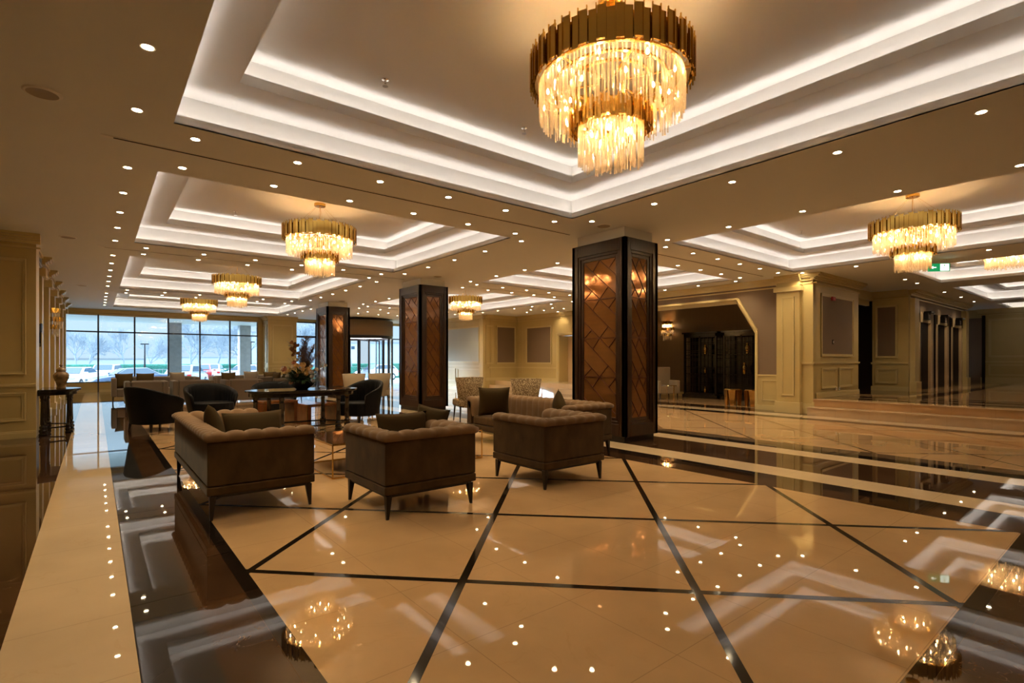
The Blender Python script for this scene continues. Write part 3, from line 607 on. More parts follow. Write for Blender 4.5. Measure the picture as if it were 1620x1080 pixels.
for x, y, z, lb in ((2.3, 4.93, 4.21, 'sprinkler head left of the big chandelier'), (4.11, 4.89, 4.21, 'sprinkler head just behind the big chandelier'), (12.15, 4.96, 4.21, 'sprinkler head in the right ceiling tray'), (2.1, 11.1, 4.21, 'sprinkler head in the second left ceiling tray'),
                    (8.2, 23.5, CEIL, 'sprinkler head before the revolving door')):
    t = thing('sprinkler_head', lb, 'sprinkler', (x, y, z), 0, 'ceiling sprinklers')
    g = MB(); g.lathe([(0, 0), (.035, 0), (.035, -.008), (.012, -.012), (.012, -.045), (.004, -.05), (0, -.05)], 14); g.build('body', ['chrome'], t); g = MB(); g.lathe([(0, -.07), (.028, -.07), (.028, -.074), (0, -.074)], 14); g.tube((.01, 0, -.045), (.01, 0, -.07), .003); g.build('deflector', ['chrome'], t)
# exit sign
t = thing('exit_sign', 'green exit sign with white arrow and running figure under the ceiling at right', 'sign', (14.3, 3.02, CEIL), math.radians(38.7-90)+PI/2)
t.rotation_euler = (0, 0, math.radians(-38.7-8))
g = MB(); g.box(-.21, .21, -.012, .012, -.27, -.10, 0); g.build('panel', ['green'], t)
g = MB()
g.add([(-.17, -.014, -.185), (-.12, -.014, -.15), (-.12, -.014, -.22)], [(0, 1, 2)]); g.box(-.125, -.06, -.016, -.013, -.195, -.175)
g.box(.02, .19, -.015, -.013, -.26, -.11); g.build('pictogram', ['signwhite'], t)
g = MB(); g.tube((.10, -.017, -.138), (.10, -.016, -.138), .014, n=12); g.bar((.10, -.017, -.15), (.085, -.017, -.195), .02, .003); g.bar((.085, -.017, -.195), (.12, -.017, -.22), .013, .003); g.bar((.12, -.017, -.22), (.115, -.017, -.25), .012, .003)
g.bar((.085, -.017, -.195), (.05, -.017, -.235), .013, .003); g.bar((.1, -.017, -.16), (.14, -.017, -.175), .010, .003); g.bar((.1, -.017, -.16), (.06, -.017, -.17), .010, .003); g.build('figure', ['green'], t)
g = MB(); g.tube((-.15, 0, -.1), (-.15, 0, 0), .003); g.tube((.15, 0, -.1), (.15, 0, 0), .003); g.build('hanger', ['chrome'], t)
# ---------------------------------------------------------------- upholstery helpers
def upath(W, D, z_fn=None, inset=0):      # outer U: front-left -> back-left -> back-right -> front-right (back at +y)
    return [(-W/2, -D/2), (-W/2, D/2), (W/2, D/2), (W/2, -D/2)]
def tuxedo(W, D, label, loc, rz, group, name='armchair', cat='armchair', ch_w=.145, ztop=.745, mats=('velvet', 'velvet_light'), legh=.20):
    t = thing(name, label, cat, loc, rz, group); T = .165
    # body shell (arms and back, below the padding)
    b = MB(); zt = ztop-.07
    q_ = T*.8; b.prism([(-W/2, -D/2), (-W/2+q_, -D/2), (-W/2+q_, D/2-q_), (W/2-q_, D/2-q_), (W/2-q_, -D/2), (W/2, -D/2), (W/2, D/2), (-W/2, D/2)], legh+.09, zt)
    b.build('shell', [mats[0]], t, bevel=.012, seg=3)
    b = MB(); b.box(-W/2-.004, W/2+.004, -D/2-.004, D/2+.004, legh+.012, legh+.085); b.build('base_band', [mats[0]], t, bevel=.012, seg=3)
    b = MB(); b.box(-W/2+.03, W/2-.03, -D/2+.03, D/2-.03, legh-.015, legh+.02); b.build('base_rail', ['legwood'], t)
    b = MB(); b.box(-W/2+T, W/2-T, -D/2+.01, D/2-T, legh+.085, .43); b.build('seat_cushion', [mats[0]], t, bevel=.035, seg=4)
    # channel-tufted padding rolling over the top of the U
    pts = [Vector((x, y)) for x, y in upath(W, D)]; segs = [(pts[0], pts[1], Vector((1, 0))), (pts[1], pts[2], Vector((0, -1))), (pts[2], pts[3], Vector((-1, 0)))]
    prof = [(.004, -.085, 0), (-.018, -.075, .25), (-.030, -.050, .6), (-.026, -.022, .8), (-.004, -.004, 1), (.035, .004, 1), (.08, .002, 1), (.125, -.008, 1), (.160, -.035, 1), (.175, -.08, 1), (.178, -.18, 1), (.178, -.33, .6)]
    rows = []
    for si, (a, c_, nrm) in enumerate(segs):
        L = (c_-a).length; n = max(3, round(L/ch_w)); m_ = 6
        for i in range(n*m_+1):
            if i == n*m_ and si < 2: continue
            s = L*i/(n*m_); ph = i/m_ % 1.0; bul = (abs(math.sin(PI*i/m_)))**.55 if i % m_ else 0
            P = a+(c_-a)*(i/(n*m_)); d = (c_-a).normalized()
            # mitre at corners
            row = []
            for k, (nn, zz, am) in enumerate(prof):
                off = nrm*nn; sh = Vector((0, 0))
                if nn > 0:
                    if si > 0:  # near start corner
                        lim = nn; s_ = s
                        if s_ < lim+1e-6: sh = d*(lim-s_)
                    if si < 2:
                        if L-s < nn: sh = -d*(nn-(L-s))
                elif nn < 0:
                    if si > 0 and i == 0: sh = d*nn
                # bulge direction
                g_ = -.024*(1-bul)*am
                cx = (nn-.07); cz = (zz+.05); ln = math.hypot(cx, cz) or 1
                q = P+off+sh+nrm*(cx/ln*g_ if abs(nn) < .17 else g_)
                row.append((q.x, q.y, ztop+zz+(cz/ln*g_ if zz > -.08 else 0)))
            rows.append(row)
    K = len(prof); vs_ = [p_ for r_ in rows for p_ in r_]; fs = [(i*K+j, (i+1)*K+j, (i+1)*K+j+1, i*K+j+1) for i in range(len(rows)-1) for j in range(K-1)]
    fs += [tuple(range(K)), tuple(range((len(rows)-1)*K, len(rows)*K))]
    b = MB(); b.add(vs_, fs); b.build('channel_padding', [mats[1]], t, smooth=True)
    for sx in (-1, 1):
        for sy in (-1, 1):
            b = MB(); x, y = sx*(W/2-.045), sy*(D/2-.045)
            a1, a2 = .026, .011; x2, y2 = x+sx*.012, y+sy*.012
            b.add([(x-a1, y-a1, legh), (x+a1, y-a1, legh), (x+a1, y+a1, legh), (x-a1, y+a1, legh), (x2-a2, y2-a2, 0), (x2+a2, y2-a2, 0), (x2+a2, y2+a2, 0), (x2-a2, y2+a2, 0)],
                  [(0, 1, 2, 3), (4, 7, 6, 5), (0, 4, 5, 1), (1, 5, 6, 2), (2, 6, 7, 3), (3, 7, 4, 0)]); b.build('leg', ['legwood'], t)
    return t
def cushion(label, loc, rx, rz, W=.5, H=.5, th=.17, m='pillow', group='throw cushions', ry=0):
    b = MB(); N = 12; vs_ = []; idx = {}
    for sd in (1, -1):
        for i in range(N+1):
            for j in range(N+1):
                u, v = i/N*2-1, j/N*2-1
                if sd == -1 and (abs(u) == 1 or abs(v) == 1): idx[(sd, i, j)] = idx[(1, i, j)]; continue
                e = (max(0, 1-u*u)*max(0, 1-v*v))**.42
                px_, pz = u*W/2*(1-.07*(1-v*v)), v*H/2*(1-.07*(1-u*u))
                idx[(sd, i, j)] = len(vs_); vs_.append((px_, sd*e*th/2, pz+H/2))
    fs = [(idx[(sd, i, j)], idx[(sd, i+1, j)], idx[(sd, i+1, j+1)], idx[(sd, i, j+1)]) for sd in (1, -1) for i in range(N) for j in range(N)]
    b.add(vs_, fs); o = b.build('throw_cushion', [m], None, smooth=True); o.location = loc; o.rotation_euler = (rx, ry, rz)
    return tag(o, label, 'cushion', group)
R_ = math.radians
tuxedo(2.30, .88, 'long brown velvet sofa at left, seen from its back corner, with two cushions', (1.17, 6.13, 0), R_(90), None, 'sofa', 'sofa')
tuxedo(.92, .90, 'brown velvet armchair in the middle, seen from behind, legs on the diagonal floor line', (2.36, 4.52, 0), R_(180), 'brown velvet armchairs')
tuxedo(.92, .90, 'brown velvet armchair on the right of the pair, in front of the nearest column', (4.10, 4.45, 0), R_(180), 'brown velvet armchairs')
tuxedo(2.45, .88, 'brown velvet sofa facing left, beside the nearest column, with a square cushion', (5.40, 6.20, 0), R_(-90), None, 'sofa', 'sofa')
cushion('brown cushion lying back against the left sofa, the nearer one', (1.22, 5.42, .42), R_(-18), R_(8), .56, .46)
cushion('brown cushion leaning in the left sofa, the farther and more tilted one', (1.0, 6.0, .44), R_(-14), R_(80), .50, .46, ry=R_(12))
cushion('brown cushion standing in the middle armchair', (2.42, 4.72, .40), R_(12), R_(178), .56, .44)
cushion('small brown cushion leaning at the right side inside the middle armchair', (2.68, 4.8, .42), R_(10), R_(130), .36, .46, ry=R_(-10))
cushion('olive brown square cushion in the far corner of the right sofa', (5.2, 6.98, .43), R_(14), R_(-32), .52, .50)
cushion('olive brown cushion showing only its corner at the near end of the right sofa', (5.50, 5.62, .45), R_(-8), R_(60), .44, .44, ry=R_(38))
# brass frame coffee table
t = thing('coffee_table', 'low brass frame coffee table with dark stone top between the brown seats', 'coffee table', (3.15, 6.45, 0))
a, b_ = 1.04, .55; g = MB()
for z in (.008, .385):
    g.bar((-a, -b_, z), (a, -b_, z), .018, .016); g.bar((-a, b_, z), (a, b_, z), .018, .016); g.bar((-a, -b_, z), (-a, b_, z), .018, .016); g.bar((a, -b_, z), (a, b_, z), .018, .016)
g.build('brass_frame', ['goldin'], t)
for x in (-a, a):
    for y in (-b_, b_): g = MB(); g.bar((x, y, 0), (x, y, .39), .014); g.build('leg', ['goldin'], t)
g = MB(); g.box(-a+.008, a-.008, -b_+.008, b_-.008, .388, .40); g.build('top', ['emperador'], t)
# black tub chairs with channelled inner back
def tub(label, loc, rz, grp, W=1.04, D=.92, hb=.86, hf=.60, chan=True):
    t = thing('tub_chair', label, 'armchair', loc, rz, grp); n = 60
    def outer(i, k=1.0): 
        a = R_(-205+ (230+0)*0) if False else 0
    rows = []; prof = 10
    for i in range(n+1):
        u = i/n; ang = R_(205)-u*R_(230); ca, sa = math.cos(ang), math.sin(ang)   # from front-left over back (+y) to front-right
        ca2 = math.copysign(abs(ca)**.8, ca); sa2 = math.copysign(abs(sa)**.8, sa)
        x, y = ca2*W/2, sa2*D/2
        if sa < 0: y = sa2*D/2*1.1
        e = math.sin(PI*u)**.9 if 0 < u < 1 else 0; h = hf+(hb-hf)*e
        bul = abs(math.sin(PI*u*15))**.5 if chan else 1
        row = []
        for (k, z) in ((.80, .14), (.86, .30), (.95, h*.75), (1.0, h-.03), (.985, h-.005), (.95, h), (.90, h-.01), (.84-.0*bul, h-.05)): row.append((x*k, y*k, z))
        kk = .84-.045*bul
        row += [(x*kk, y*kk, h*.78), (x*kk*.98, y*kk*.98, .40)]
        rows.append(row)
    K = len(rows[0]); b = MB(); b.add([p_ for r_ in rows for p_ in r_], [(i*K+j, (i+1)*K+j, (i+1)*K+j+1, i*K+j+1) for i in range(n) for j in range(K-1)]+[tuple(range(K)), tuple(range(n*K, n*K+K))])
    b.build('barrel_back', ['blackleather'], t, smooth=True)
    b = MB(); pr_ = []
    for i in range(28): a_ = 2*PI*i/28; pr_.append((math.copysign(abs(math.cos(a_))**.7, math.cos(a_))*W*.41, math.copysign(abs(math.sin(a_))**.7, math.sin(a_))*D*.42-.02))
    b.prism(pr_, .14, .43); b.build('seat', ['blackleather'], t, bevel=.03, seg=3)
    for sx in (-1, 1):
        for sy in (-1, 1): b = MB(); b.tube((sx*W*.30, sy*D*.30, .15), (sx*W*.32, sy*D*.32, 0), .03, .02, 8); b.build('leg', ['legwood'], t)
    return t
tub('big black tub chair at left, seen from behind beside the left brown sofa', (.92, 12.3, 0), R_(118), 'black tub chairs')
tub('black tub chair with ribbed inner back at the right end of the black table', (4.62, 11.25, 0), R_(-70), 'black tub chairs', hb=.92)
tub('black tub chair facing the viewer behind the left brown sofa', (2.02, 13.3, 0), R_(10), 'black tub chairs', hb=.84)
tub('black tub chair behind the left end of the black table, under the flowers', (3.42, 13.5, 0), R_(-8), 'black tub chairs', hb=.84)
# chestnut waterfall tables
for (x, y, s, lb, rz) in ((3.05, 11.9, 1.0, 'taller chestnut lacquer side table seen under the black table', 8), (3.78, 11.45, .86, 'lower chestnut lacquer side table with brass edge, seen under the black table', 8)):
    t = thing('side_table', lb, 'side table', (x, y, 0), R_(rz), 'chestnut side tables'); g = MB(); w2, h2 = .36, .50*s
    g.box(-w2, w2, -.24, .24, h2-.06, h2); g.build('top', ['brownlacq'], t, bevel=.02)
    for sx in (-1, 1): g = MB(); g.box(sx*w2-(.09 if sx > 0 else 0), sx*w2+(0 if sx > 0 else .09), -.24, .24, 0, h2-.055); g.build('panel_leg', ['brownlacq'], t)
    g = MB(); g.box(-w2-.003, w2+.003, -.245, -.238, h2-.012, h2+.002); g.box(-w2-.004, -w2+.01, -.246, -.236, 0, h2); g.build('brass_edge', ['goldin'], t)
# black turned-leg tables
def leg_prof(h): return [(.0, 0), (.06, 0), (.065, .03), (.05, .05), (.062, .07), (.064, .10), (.042, .12), (.058, .14), (.056, .165), (.035, .18), (.045, .21), (.040, .5*h), (.036, h-.12), (.045, h-.10), (.036, h-.08), (.048, h-.05), (.048, h)]
def oval(a, b, n=40, p=.75, half=False):
    out = []
    for i in range(n):
        an = 2*PI*i/n; out.append((math.copysign(abs(math.cos(an))**p, math.cos(an))*a, math.copysign(abs(math.sin(an))**p, math.sin(an))*b))
    return out
t = thing('console_table', 'black lacquer oval hall table on turned legs with the flower arrangement on it', 'table', (3.16, 10.42, 0))
g = MB(); g.prism(oval(1.02, .56), .765, .80); g.prism(oval(.96, .50), .68, .765); g.prism(oval(1.0, .54), .755, .775); g.build('top', ['blackwood'], t, bevel=.006)
for x, y in ((-.52, -.44), (.52, -.44), (-.86, 0), (.86, 0), (-.52, .44), (.52, .44)):
    g = MB(); g.lathe(leg_prof(.69), 16); g.build('leg', ['blackwood'], t, smooth=True, loc=(x, y, 0))
g = MB(); LP = [(-.52, -.44), (.52, -.44), (.86, 0), (.52, .44), (-.52, .44), (-.86, 0)]
for i in range(6): q1, q2 = LP[i], LP[(i+1) % 6]; g.bar((*q1, .125), (*q2, .125), .03, .03)
g.build('stretcher', ['blackwood'], t)
t = thing('demilune_table', 'small black half-round hall table on turned legs against the left wall', 'table', (-.80, 13.05, 0), R_(-90))
def hp(r_, d=1.0): return [(r_*math.cos(PI*i/20), r_*d*math.sin(PI*i/20)) for i in range(21)]
g = MB(); g.prism([(x, y) for x, y in hp(.62, .95)], .795, .83); g.prism(hp(.57, .92), .72, .795); g.prism(hp(.60, .93), .775, .80); g.build('top', ['blackwood'], t, bevel=.005)
LQ = [(-.50, .06), (.50, .06), (0, .47)]
LQ = [(-.48, .07), (.48, .07), (-.27, .42), (.27, .42)]
for x, y in LQ: g = MB(); g.lathe(leg_prof(.73), 16); g.build('leg', ['blackwood'], t, smooth=True, loc=(x, y, 0))
g = MB()
for i, j in ((0, 2), (2, 3), (3, 1)): g.bar((*LQ[i], .13), (*LQ[j], .13), .03, .025)
g.build('stretcher', ['blackwood'], t)
t = thing('lidded_urn', 'brown gilded porcelain urn with lid on the small half-round table', 'urn', (-.50, 12.92, .83))
g = MB(); g.lathe([(0, 0), (.07, 0), (.065, .02), (.06, .05), (.085, .12), (.115, .2), (.12, .25), (.10, .29), (.065, .31), (.06, .33), (.075, .335)], 28); g.build('body', ['porcelain'], t, smooth=True)
g = MB(); g.lathe([(.075, .335), (.07, .36), (.05, .385), (.02, .40), (.018, .415), (.03, .43), (.015, .455), (0, .46)], 24); g.build('lid', ['porcelain'], t, smooth=True)
# ---------------------------------------------------------------- flower arrangement on the black table
t = thing('flower_arrangement', 'tall arrangement of roses, orchids and dark plumes in a black bowl on the oval table', 'flowers', (3.13, 10.42, .80))
rf = random.Random(5)
g = MB(); g.lathe([(0, 0), (.10, 0), (.11, .01), (.20, .07), (.245, .13), (.25, .16), (.235, .16), (.18, .09), (0, .06)], 32); g.build('bowl', ['blackwood'], t, smooth=True)
g = MB()
for i in range(330):
    a = rf.uniform(0, 2*PI); el = rf.uniform(-.1, 1.15); L = rf.uniform(.18, .40); b0 = Vector((.10*math.cos(a), .10*math.sin(a), .14))
    d = Vector((math.cos(a)*math.cos(el), math.sin(a)*math.cos(el), math.sin(el))); tip = b0+d*L; s_ = d.cross(Vector((0, 0, 1))).normalized()*rf.uniform(.012, .03); m_ = b0+d*L*.6+Vector((0, 0, .03))
    g.add([b0, m_-s_, tip-Vector((0, 0, .02)), m_+s_], [(0, 1, 2, 3)])
lf = g.build('foliage', ['leaf'], t); lf['kind'] = 'stuff'
def rose(x, y, z, r_, m):
    g = MB(); q = rf.uniform(0, 6)
    d = Vector((x*1.6-.55*.6252, y*1.6-.55*.7804, .55)).normalized(); T_ = Matrix.Translation((x, y, z)) @ d.to_track_quat('Z', 'Y').to_matrix().to_4x4()
    for layer, (k, op) in enumerate(((1.0, 1.0), (.78, .75), (.52, .5))):
        n = 5
        for j in range(n):
            g.T = T_ @ Matrix.Rotation(q+2*PI*j/n+layer*.7, 4, 'Z'); rr_ = r_*k; rows = []
            for iv in range(5):
                v = iv/4; rad = rr_*(.15+1.0*math.sin(v*1.9)*op); zz = rr_*(-.75+1.35*v)+.12*r_*layer; w2 = .95*math.sin(.35+v*2.4)
                rows.append([(rad*math.cos(u*w2), rad*math.sin(u*w2), zz+.12*rr_*(1-abs(u))*v) for u in (-1, -.5, 0, .5, 1)])
            g.add([p_ for r2_ in rows for p_ in r2_], [(a*5+b, (a+1)*5+b, (a+1)*5+b+1, a*5+b+1) for a in range(4) for b in range(4)])
    g.T = Matrix(); return g.build('blossom', [m], t, smooth=True)
cv, sv = math.cos(R_(-38.7)), math.sin(R_(-38.7))
def vp(r_, u_, z): return (r_*cv-u_*(-sv)*-1*0+0, 0, 0)
def P(rt, up, tow=.0):   # offset right as seen in the photo, up, towards the viewer
    return (rt*.7804-tow*.6252, -rt*.6252-tow*.7804, up)
for rt, up, tw, r_, m in ((-.02, .44, .18, .050, 'petal'), (.08, .46, .16, .054, 'petal'), (.03, .35, .22, .050, 'petal'), (.11, .36, .22, .052, 'petal'), (.18, .38, .17, .044, 'petal'), (.17, .30, .22, .042, 'petal'), (.24, .33, .18, .044, 'petalw'),
                          (.27, .24, .2, .038, 'petalw'), (.32, .38, .1, .034, 'petalw'), (-.10, .43, .16, .040, 'petalw'), (-.17, .36, .16, .042, 'petal'), (-.29, .38, .10, .052, 'petalp'), (-.25, .33, .14, .044, 'petal'), (-.35, .40, .05, .042, 'petalw'),
                          (-.06, .56, .08, .036, 'petalw'), (-.02, .63, .06, .034, 'petalw'), (-.11, .51, .10, .038, 'petalp'), (.38, .44, .06, .026, 'petalw'), (.46, .46, .02, .030, 'petalw'), (-.10, .13, .27, .034, 'petalp'), (.29, .17, .2, .030, 'petalw'), (-.12, .66, .03, .030, 'petalw'), (.0, .27, .25, .034, 'petalp'), (-.2, .26, .2, .030, 'petalw'), (.22, .44, .12, .030, 'petalw')):
    rose(*P(rt, up, tw), r_, m)
g = MB()
for k in range(9):
    b0 = Vector(P(-.13+.05*math.sin(k*1.3)+rf.uniform(-.03, .03), .66+k*.03, .03)); rose(b0.x, b0.y, b0.z, .034, 'orchid')
g = MB()
for (rt, up, L, lean) in ((.02, .35, .60, .03), (.06, .38, .62, .07), (.10, .3, .55, .14), (.0, .3, .5, .0), (.1, .3, .40, .26), (.06, .3, .5, .18), (.04, .45, .55, .05)):
    for i in range(230):
        s_ = rf.random(); base = Vector(P(rt+lean*s_*s_, up+L*s_, .02)); an = rf.uniform(0, 2*PI); l2 = .085*(1-.6*s_)+.02
        g.bar(base, base+Vector((math.cos(an)*l2, math.sin(an)*l2, l2*.75)), .005, .002)
    g.tube(P(rt*.4, .1, .02), P(rt+lean, up+L, .02), .004, .002, 5)
pl = g.build('dark_plumes', ['feather'], t); pl['kind'] = 'stuff'
g = MB()
for i in range(22):
    a = rf.uniform(-1, 1); L = rf.uniform(.25, .6); b0 = Vector(P(0, .15, .03)); pt = b0
    for k in range(5): q = Vector(P(a*L*.8*(k+1)/5, .15+L*(k+1)/5*(1-.3*abs(a)), rf.uniform(-.03, .06))); g.tube(pt, q, .0022, .0018, 4); pt = q
for i in range(16):
    a = -rf.uniform(0, .3); q = Vector(P(-.1, .85, 0)); pt = q
    for k in range(4): q2 = Vector(P(-.1-.05*(k+1)*(1+a), .85+.04*math.sin(k*.8+i)+.02*k*rf.random(), rf.uniform(-.02, .02))); g.tube(pt, q2, .002, .001, 4); pt = q2
g.build('stems', ['bark'], t)
# ---------------------------------------------------------------- far seating group, grey armchairs and sofas
def simple_arm(W, D, label, loc, rz, grp, name='armchair', cat='armchair'):
    t = thing(name, label, cat, loc, rz, grp)
    b = MB(); b.box(-W/2, -W/2+.13, -D/2, D/2, .20, .80); b.box(W/2-.13, W/2, -D/2, D/2, .20, .80); b.box(-W/2+.13, W/2-.13, D/2-.15, D/2, .2, .80); b.build('frame', ['greyfab'], t, bevel=.03, seg=3)
    b = MB(); b.box(-W/2+.13, W/2-.13, -D/2+.01, D/2-.15, .20, .45); b.build('seat_cushion', ['greyfab'], t, bevel=.03, seg=3)
    b = MB(); b.box(-W/2+.14, W/2-.14, D/2-.30, D/2-.15, .45, .82); b.build('back_cushion', ['greyfab'], t, bevel=.04, seg=3)
    for sx in (-1, 1):
        for sy in (-1, 1): b = MB(); b.tube((sx*(W/2-.05), sy*(D/2-.05), .2), (sx*(W/2-.04), sy*(D/2-.04), 0), .02, .010, 6); b.build('leg', ['legwood'], t)
    return t
GG = 'grey armchairs with their backs to the viewer'
simple_arm(.95, .88, 'grey armchair seen from behind, leftmost of the far group by the windows', (1.08, 17.3, 0), R_(180), GG)
simple_arm(1.0, .88, 'grey armchair seen from behind, middle of the three far ones', (2.15, 17.2, 0), R_(180), GG)
simple_arm(1.0, .88, 'grey armchair seen from behind, rightmost of the three far ones', (3.40, 17.15, 0), R_(180), GG)
simple_arm(2.1, .88, 'grey sofa at the right side of the far group, left of the flower arrangement', (4.75, 18.2, 0), R_(-90), None, 'sofa', 'sofa')
simple_arm(2.4, .9, 'grey sofa below the windows, left one, facing the viewer', (1.6, 21.1, 0), 0, 'grey sofas facing the viewer', 'sofa', 'sofa')
simple_arm(2.4, .9, 'grey sofa below the windows, right one, facing the viewer', (4.4, 21.1, 0), 0, 'grey sofas facing the viewer', 'sofa', 'sofa')
for i, (x, y, z, rz, lb) in enumerate(((.75, 20.95, .47, 15, 'dark cushion on the far left sofa, leftmost'), (1.27, 20.9, .47, -12, 'dark cushion on the far left sofa, second from left'), (2.2, 20.85, .5, 20, 'grey cushion standing at the right end of the far left sofa'),
                                       (3.75, 20.9, .47, 8, 'dark cushion on the far right sofa, its left end'), (4.45, 20.85, .5, -15, 'grey cushion upright in the middle of the far right sofa'), (5.15, 20.9, .47, 14, 'dark cushion on the far right sofa, its right end'),
                                       (4.75, 18.8, .5, -80, 'dark cushion on the side-on far sofa, farther one'), (4.8, 18.1, .5, -100, 'dark cushion on the side-on far sofa, nearer one'))):
    cushion(lb, (x, y, z), R_(-12), R_(rz), .5, .48, .15, 'greyfab' if i in (2, 4) else 'pillow', 'cushions of the far seating group')
t = thing('coffee_table', 'low glass-topped table in the middle of the far grey seats', 'coffee table', (3.0, 19.2, 0))
g = MB(); g.box(-.7, .7, -.4, .4, .36, .40); g.build('top', ['emperador'], t)
for x in (-.62, .62):
    for y in (-.33, .33): g = MB(); g.bar((x, y, 0), (x, y, .36), .03); g.build('leg', ['goldin'], t)
# wing dining chairs
def wing(label, loc, rz, m, grp, h=1.0):
    t = thing('dining_chair', label, 'chair', loc, rz, grp); b = MB(); N = 14; rows = []
    for i in range(N+1):
        u = i/N*2-1; x = u*.30; y = .26-.14*abs(u)**2.2
        rows.append([(x*.78, y-.03, .32), (x*.9, y+.0, .62), (x*1.06, y+.05, h-.01-.015*abs(u)), (x*1.06, y+.01, h+.0-.015*abs(u)), (x*1.05, y-.04, h-.02), (x*.85, y-.075, .62), (x*.74, y-.09, .42)])
    K = 7; b.add([q for r_ in rows for q in r_], [(i*K+j, (i+1)*K+j, (i+1)*K+j+1, i*K+j+1) for i in range(N) for j in range(K-1)]+[tuple(range(K)), tuple(range(N*K, N*K+K))])
    b.build('backrest', [m], t, smooth=True)
    b = MB(); b.box(-.27, .27, -.30, .20, .34, .50); b.build('seat', [m], t, bevel=.04, seg=3)
    for sx in (-1, 1):
        for sy in (-1, 1): b = MB(); b.tube((sx*.22, sy*.2-.04, .36), (sx*.24, sy*.24-.04, 0), .022, .012, 6); b.build('leg', ['legwood'], t)
    return t
wing('pale linen high-back chair behind the ribbed black tub chair, left one of two', (5.70, 14.35, 0), R_(175), 'creamfab', 'pale linen chairs')
wing('pale linen high-back chair behind the ribbed black tub chair, right one of two', (6.46, 14.3, 0), R_(170), 'creamfab', 'pale linen chairs')
wing('patterned high-back chair behind the right brown sofa, left one of two', (6.5, 9.7, 0), R_(165), 'weave', 'patterned chairs')
wing('patterned high-back chair behind the right brown sofa, right one next to the nearest column', (6.95, 8.25, 0), R_(150), 'weave', 'patterned chairs')
# ---------------------------------------------------------------- wall sconces
def sconce(label, loc, rz, lit, grp='tiered wall sconces', mats=('gold', 'crystal')):
    t = thing('wall_sconce', label, 'wall lamp', loc, rz, grp)     # local: wall at y=0, room towards -y
    g = MB(); g.box(-.06, .06, -.02, 0, -.22, .22); g.build('back_plate', [mats[0]], t)
    for q, z in ((.15, .14), (.20, -.01), (.13, -.14)):
        g = MB()
        for i in range(13):
            a = PI+PI*i/12; g.T = Matrix.Rotation(a, 4, 'Z'); g.box(q-.008, q+.004*(i % 2), -.021, .021, z+.008*(i % 2), z+.07+.008*(i % 2))
        g.T = Matrix(); g.build('gold_tier', [mats[0]], t)
        g = MB()
        for i in range(17):
            a = PI+PI*(i+.5)/17; g.tube((.9*q*math.cos(a), .9*q*math.sin(a), z+.02), (.9*q*math.cos(a), .9*q*math.sin(a), z-.09-.03*(i % 2)), .006, n=5)
        g.build('crystal_drops', [mats[1]], t)
    for x in (-.05, .05):
        g = MB(); g.lathe([(.002, -.02), (.014, -.01), (.016, 0), (.002, .03)], 8); g.build('bulb', ['bulb' if lit else 'whiteplastic'], t, loc=(x, -.07, .1))
    return t
sconce('gold wall sconce with crystals on the left wall, near the windows', (-.88, 17.8, 2.37), R_(90), False).scale = (1.1, 1.2, 1.5)
sconce('dark wall sconce seen edge-on above the half-round table', (-.98, 13.15, 1.9), R_(90), False, mats=('blackwood', 'blackwood')).scale = (1.1, 1.0, 2.2)
sconce('lit gold crystal wall sconce glowing in the nook right of the nearest column', (17.58, 12.15, 2.55), R_(-90), True).scale = (1.5, 1.2, 1.6)
# ---------------------------------------------------------------- nook furniture
def cabinet(label, loc, rz):
    t = thing('display_cabinet', label, 'cabinet', loc, rz, 'black lattice display cabinets'); W, D, H = 1.30, .45, 2.33   # front at -y
    g = MB(); g.box(-W/2, W/2, D/2-.02, D/2, .1, H); g.box(-W/2, -W/2+.04, D/2-.04, D/2, 0, H); g.box(W/2-.04, W/2, D/2-.04, D/2, 0, H)
    for x in (-W/2, W/2-.05): g.box(x, x+.05, -D/2, -D/2+.05, .1, H)
    g.box(-W/2, W/2, -D/2, D/2, .1, .16); g.box(-W/2, W/2, -D/2, D/2, H-.1, H)
    for z in (.86, 1.55): g.box(-W/2+.02, W/2-.02, -D/2+.04, D/2, z, z+.025)
    g.build('carcass', ['blackwood'], t)
    g = MB(); g.box(-W/2-.04, W/2+.04, -D/2-.04, D/2, 0, .12); g.build('plinth', ['blackwood'], t)
    g = MB(); g.box(-W/2-.05, W/2+.05, -D/2-.05, D/2, H, H+.06); g.build('cornice', ['blackwood'], t)
    for sx in (-1, 1):
        g = MB()
        x = sx*(W/2-.02)
        for k in range(7): z = .2+k*.31; g.bar((x, -D/2+.05, z), (x, D/2-.04, z), .012); 
        for y in (-.1, 0, .1): g.bar((x, y, .16), (x, y, H-.1), .012)
        g.build('side_lattice', ['blackwood'], t)
    for sx in (-1, 1):
        g = MB(); xa_, xb_ = (-W/2+.05, -.01) if sx < 0 else (.01, W/2-.05); y = -D/2+.02
        for x in (xa_, xb_): g.bar((x, y, .16), (x, y, H-.1), .035)
        for z in (.18, H-.12): g.bar((xa_, y, z), (xb_, y, z), .035)
        for k in range(1, 4): x = xa_+(xb_-xa_)*k/4; g.bar((x, y, .16), (x, y, H-.1), .012)
        for k in range(1, 7): z = .16+k*.30; g.bar((xa_, y, z), (xb_, y, z), .012); g.bar((xa_, y, z+.06), (xb_, y, z+.06), .012)
        g.build('lattice_door', ['blackwood'], t)
    return t
cabinet('black lattice display cabinet in the nook, left one, seen whole', (17.3, 10.45, 0), R_(-90))
cabinet('black lattice display cabinet in the nook, right one, cut by the opening edge', (17.3, 8.9, 0), R_(-90))
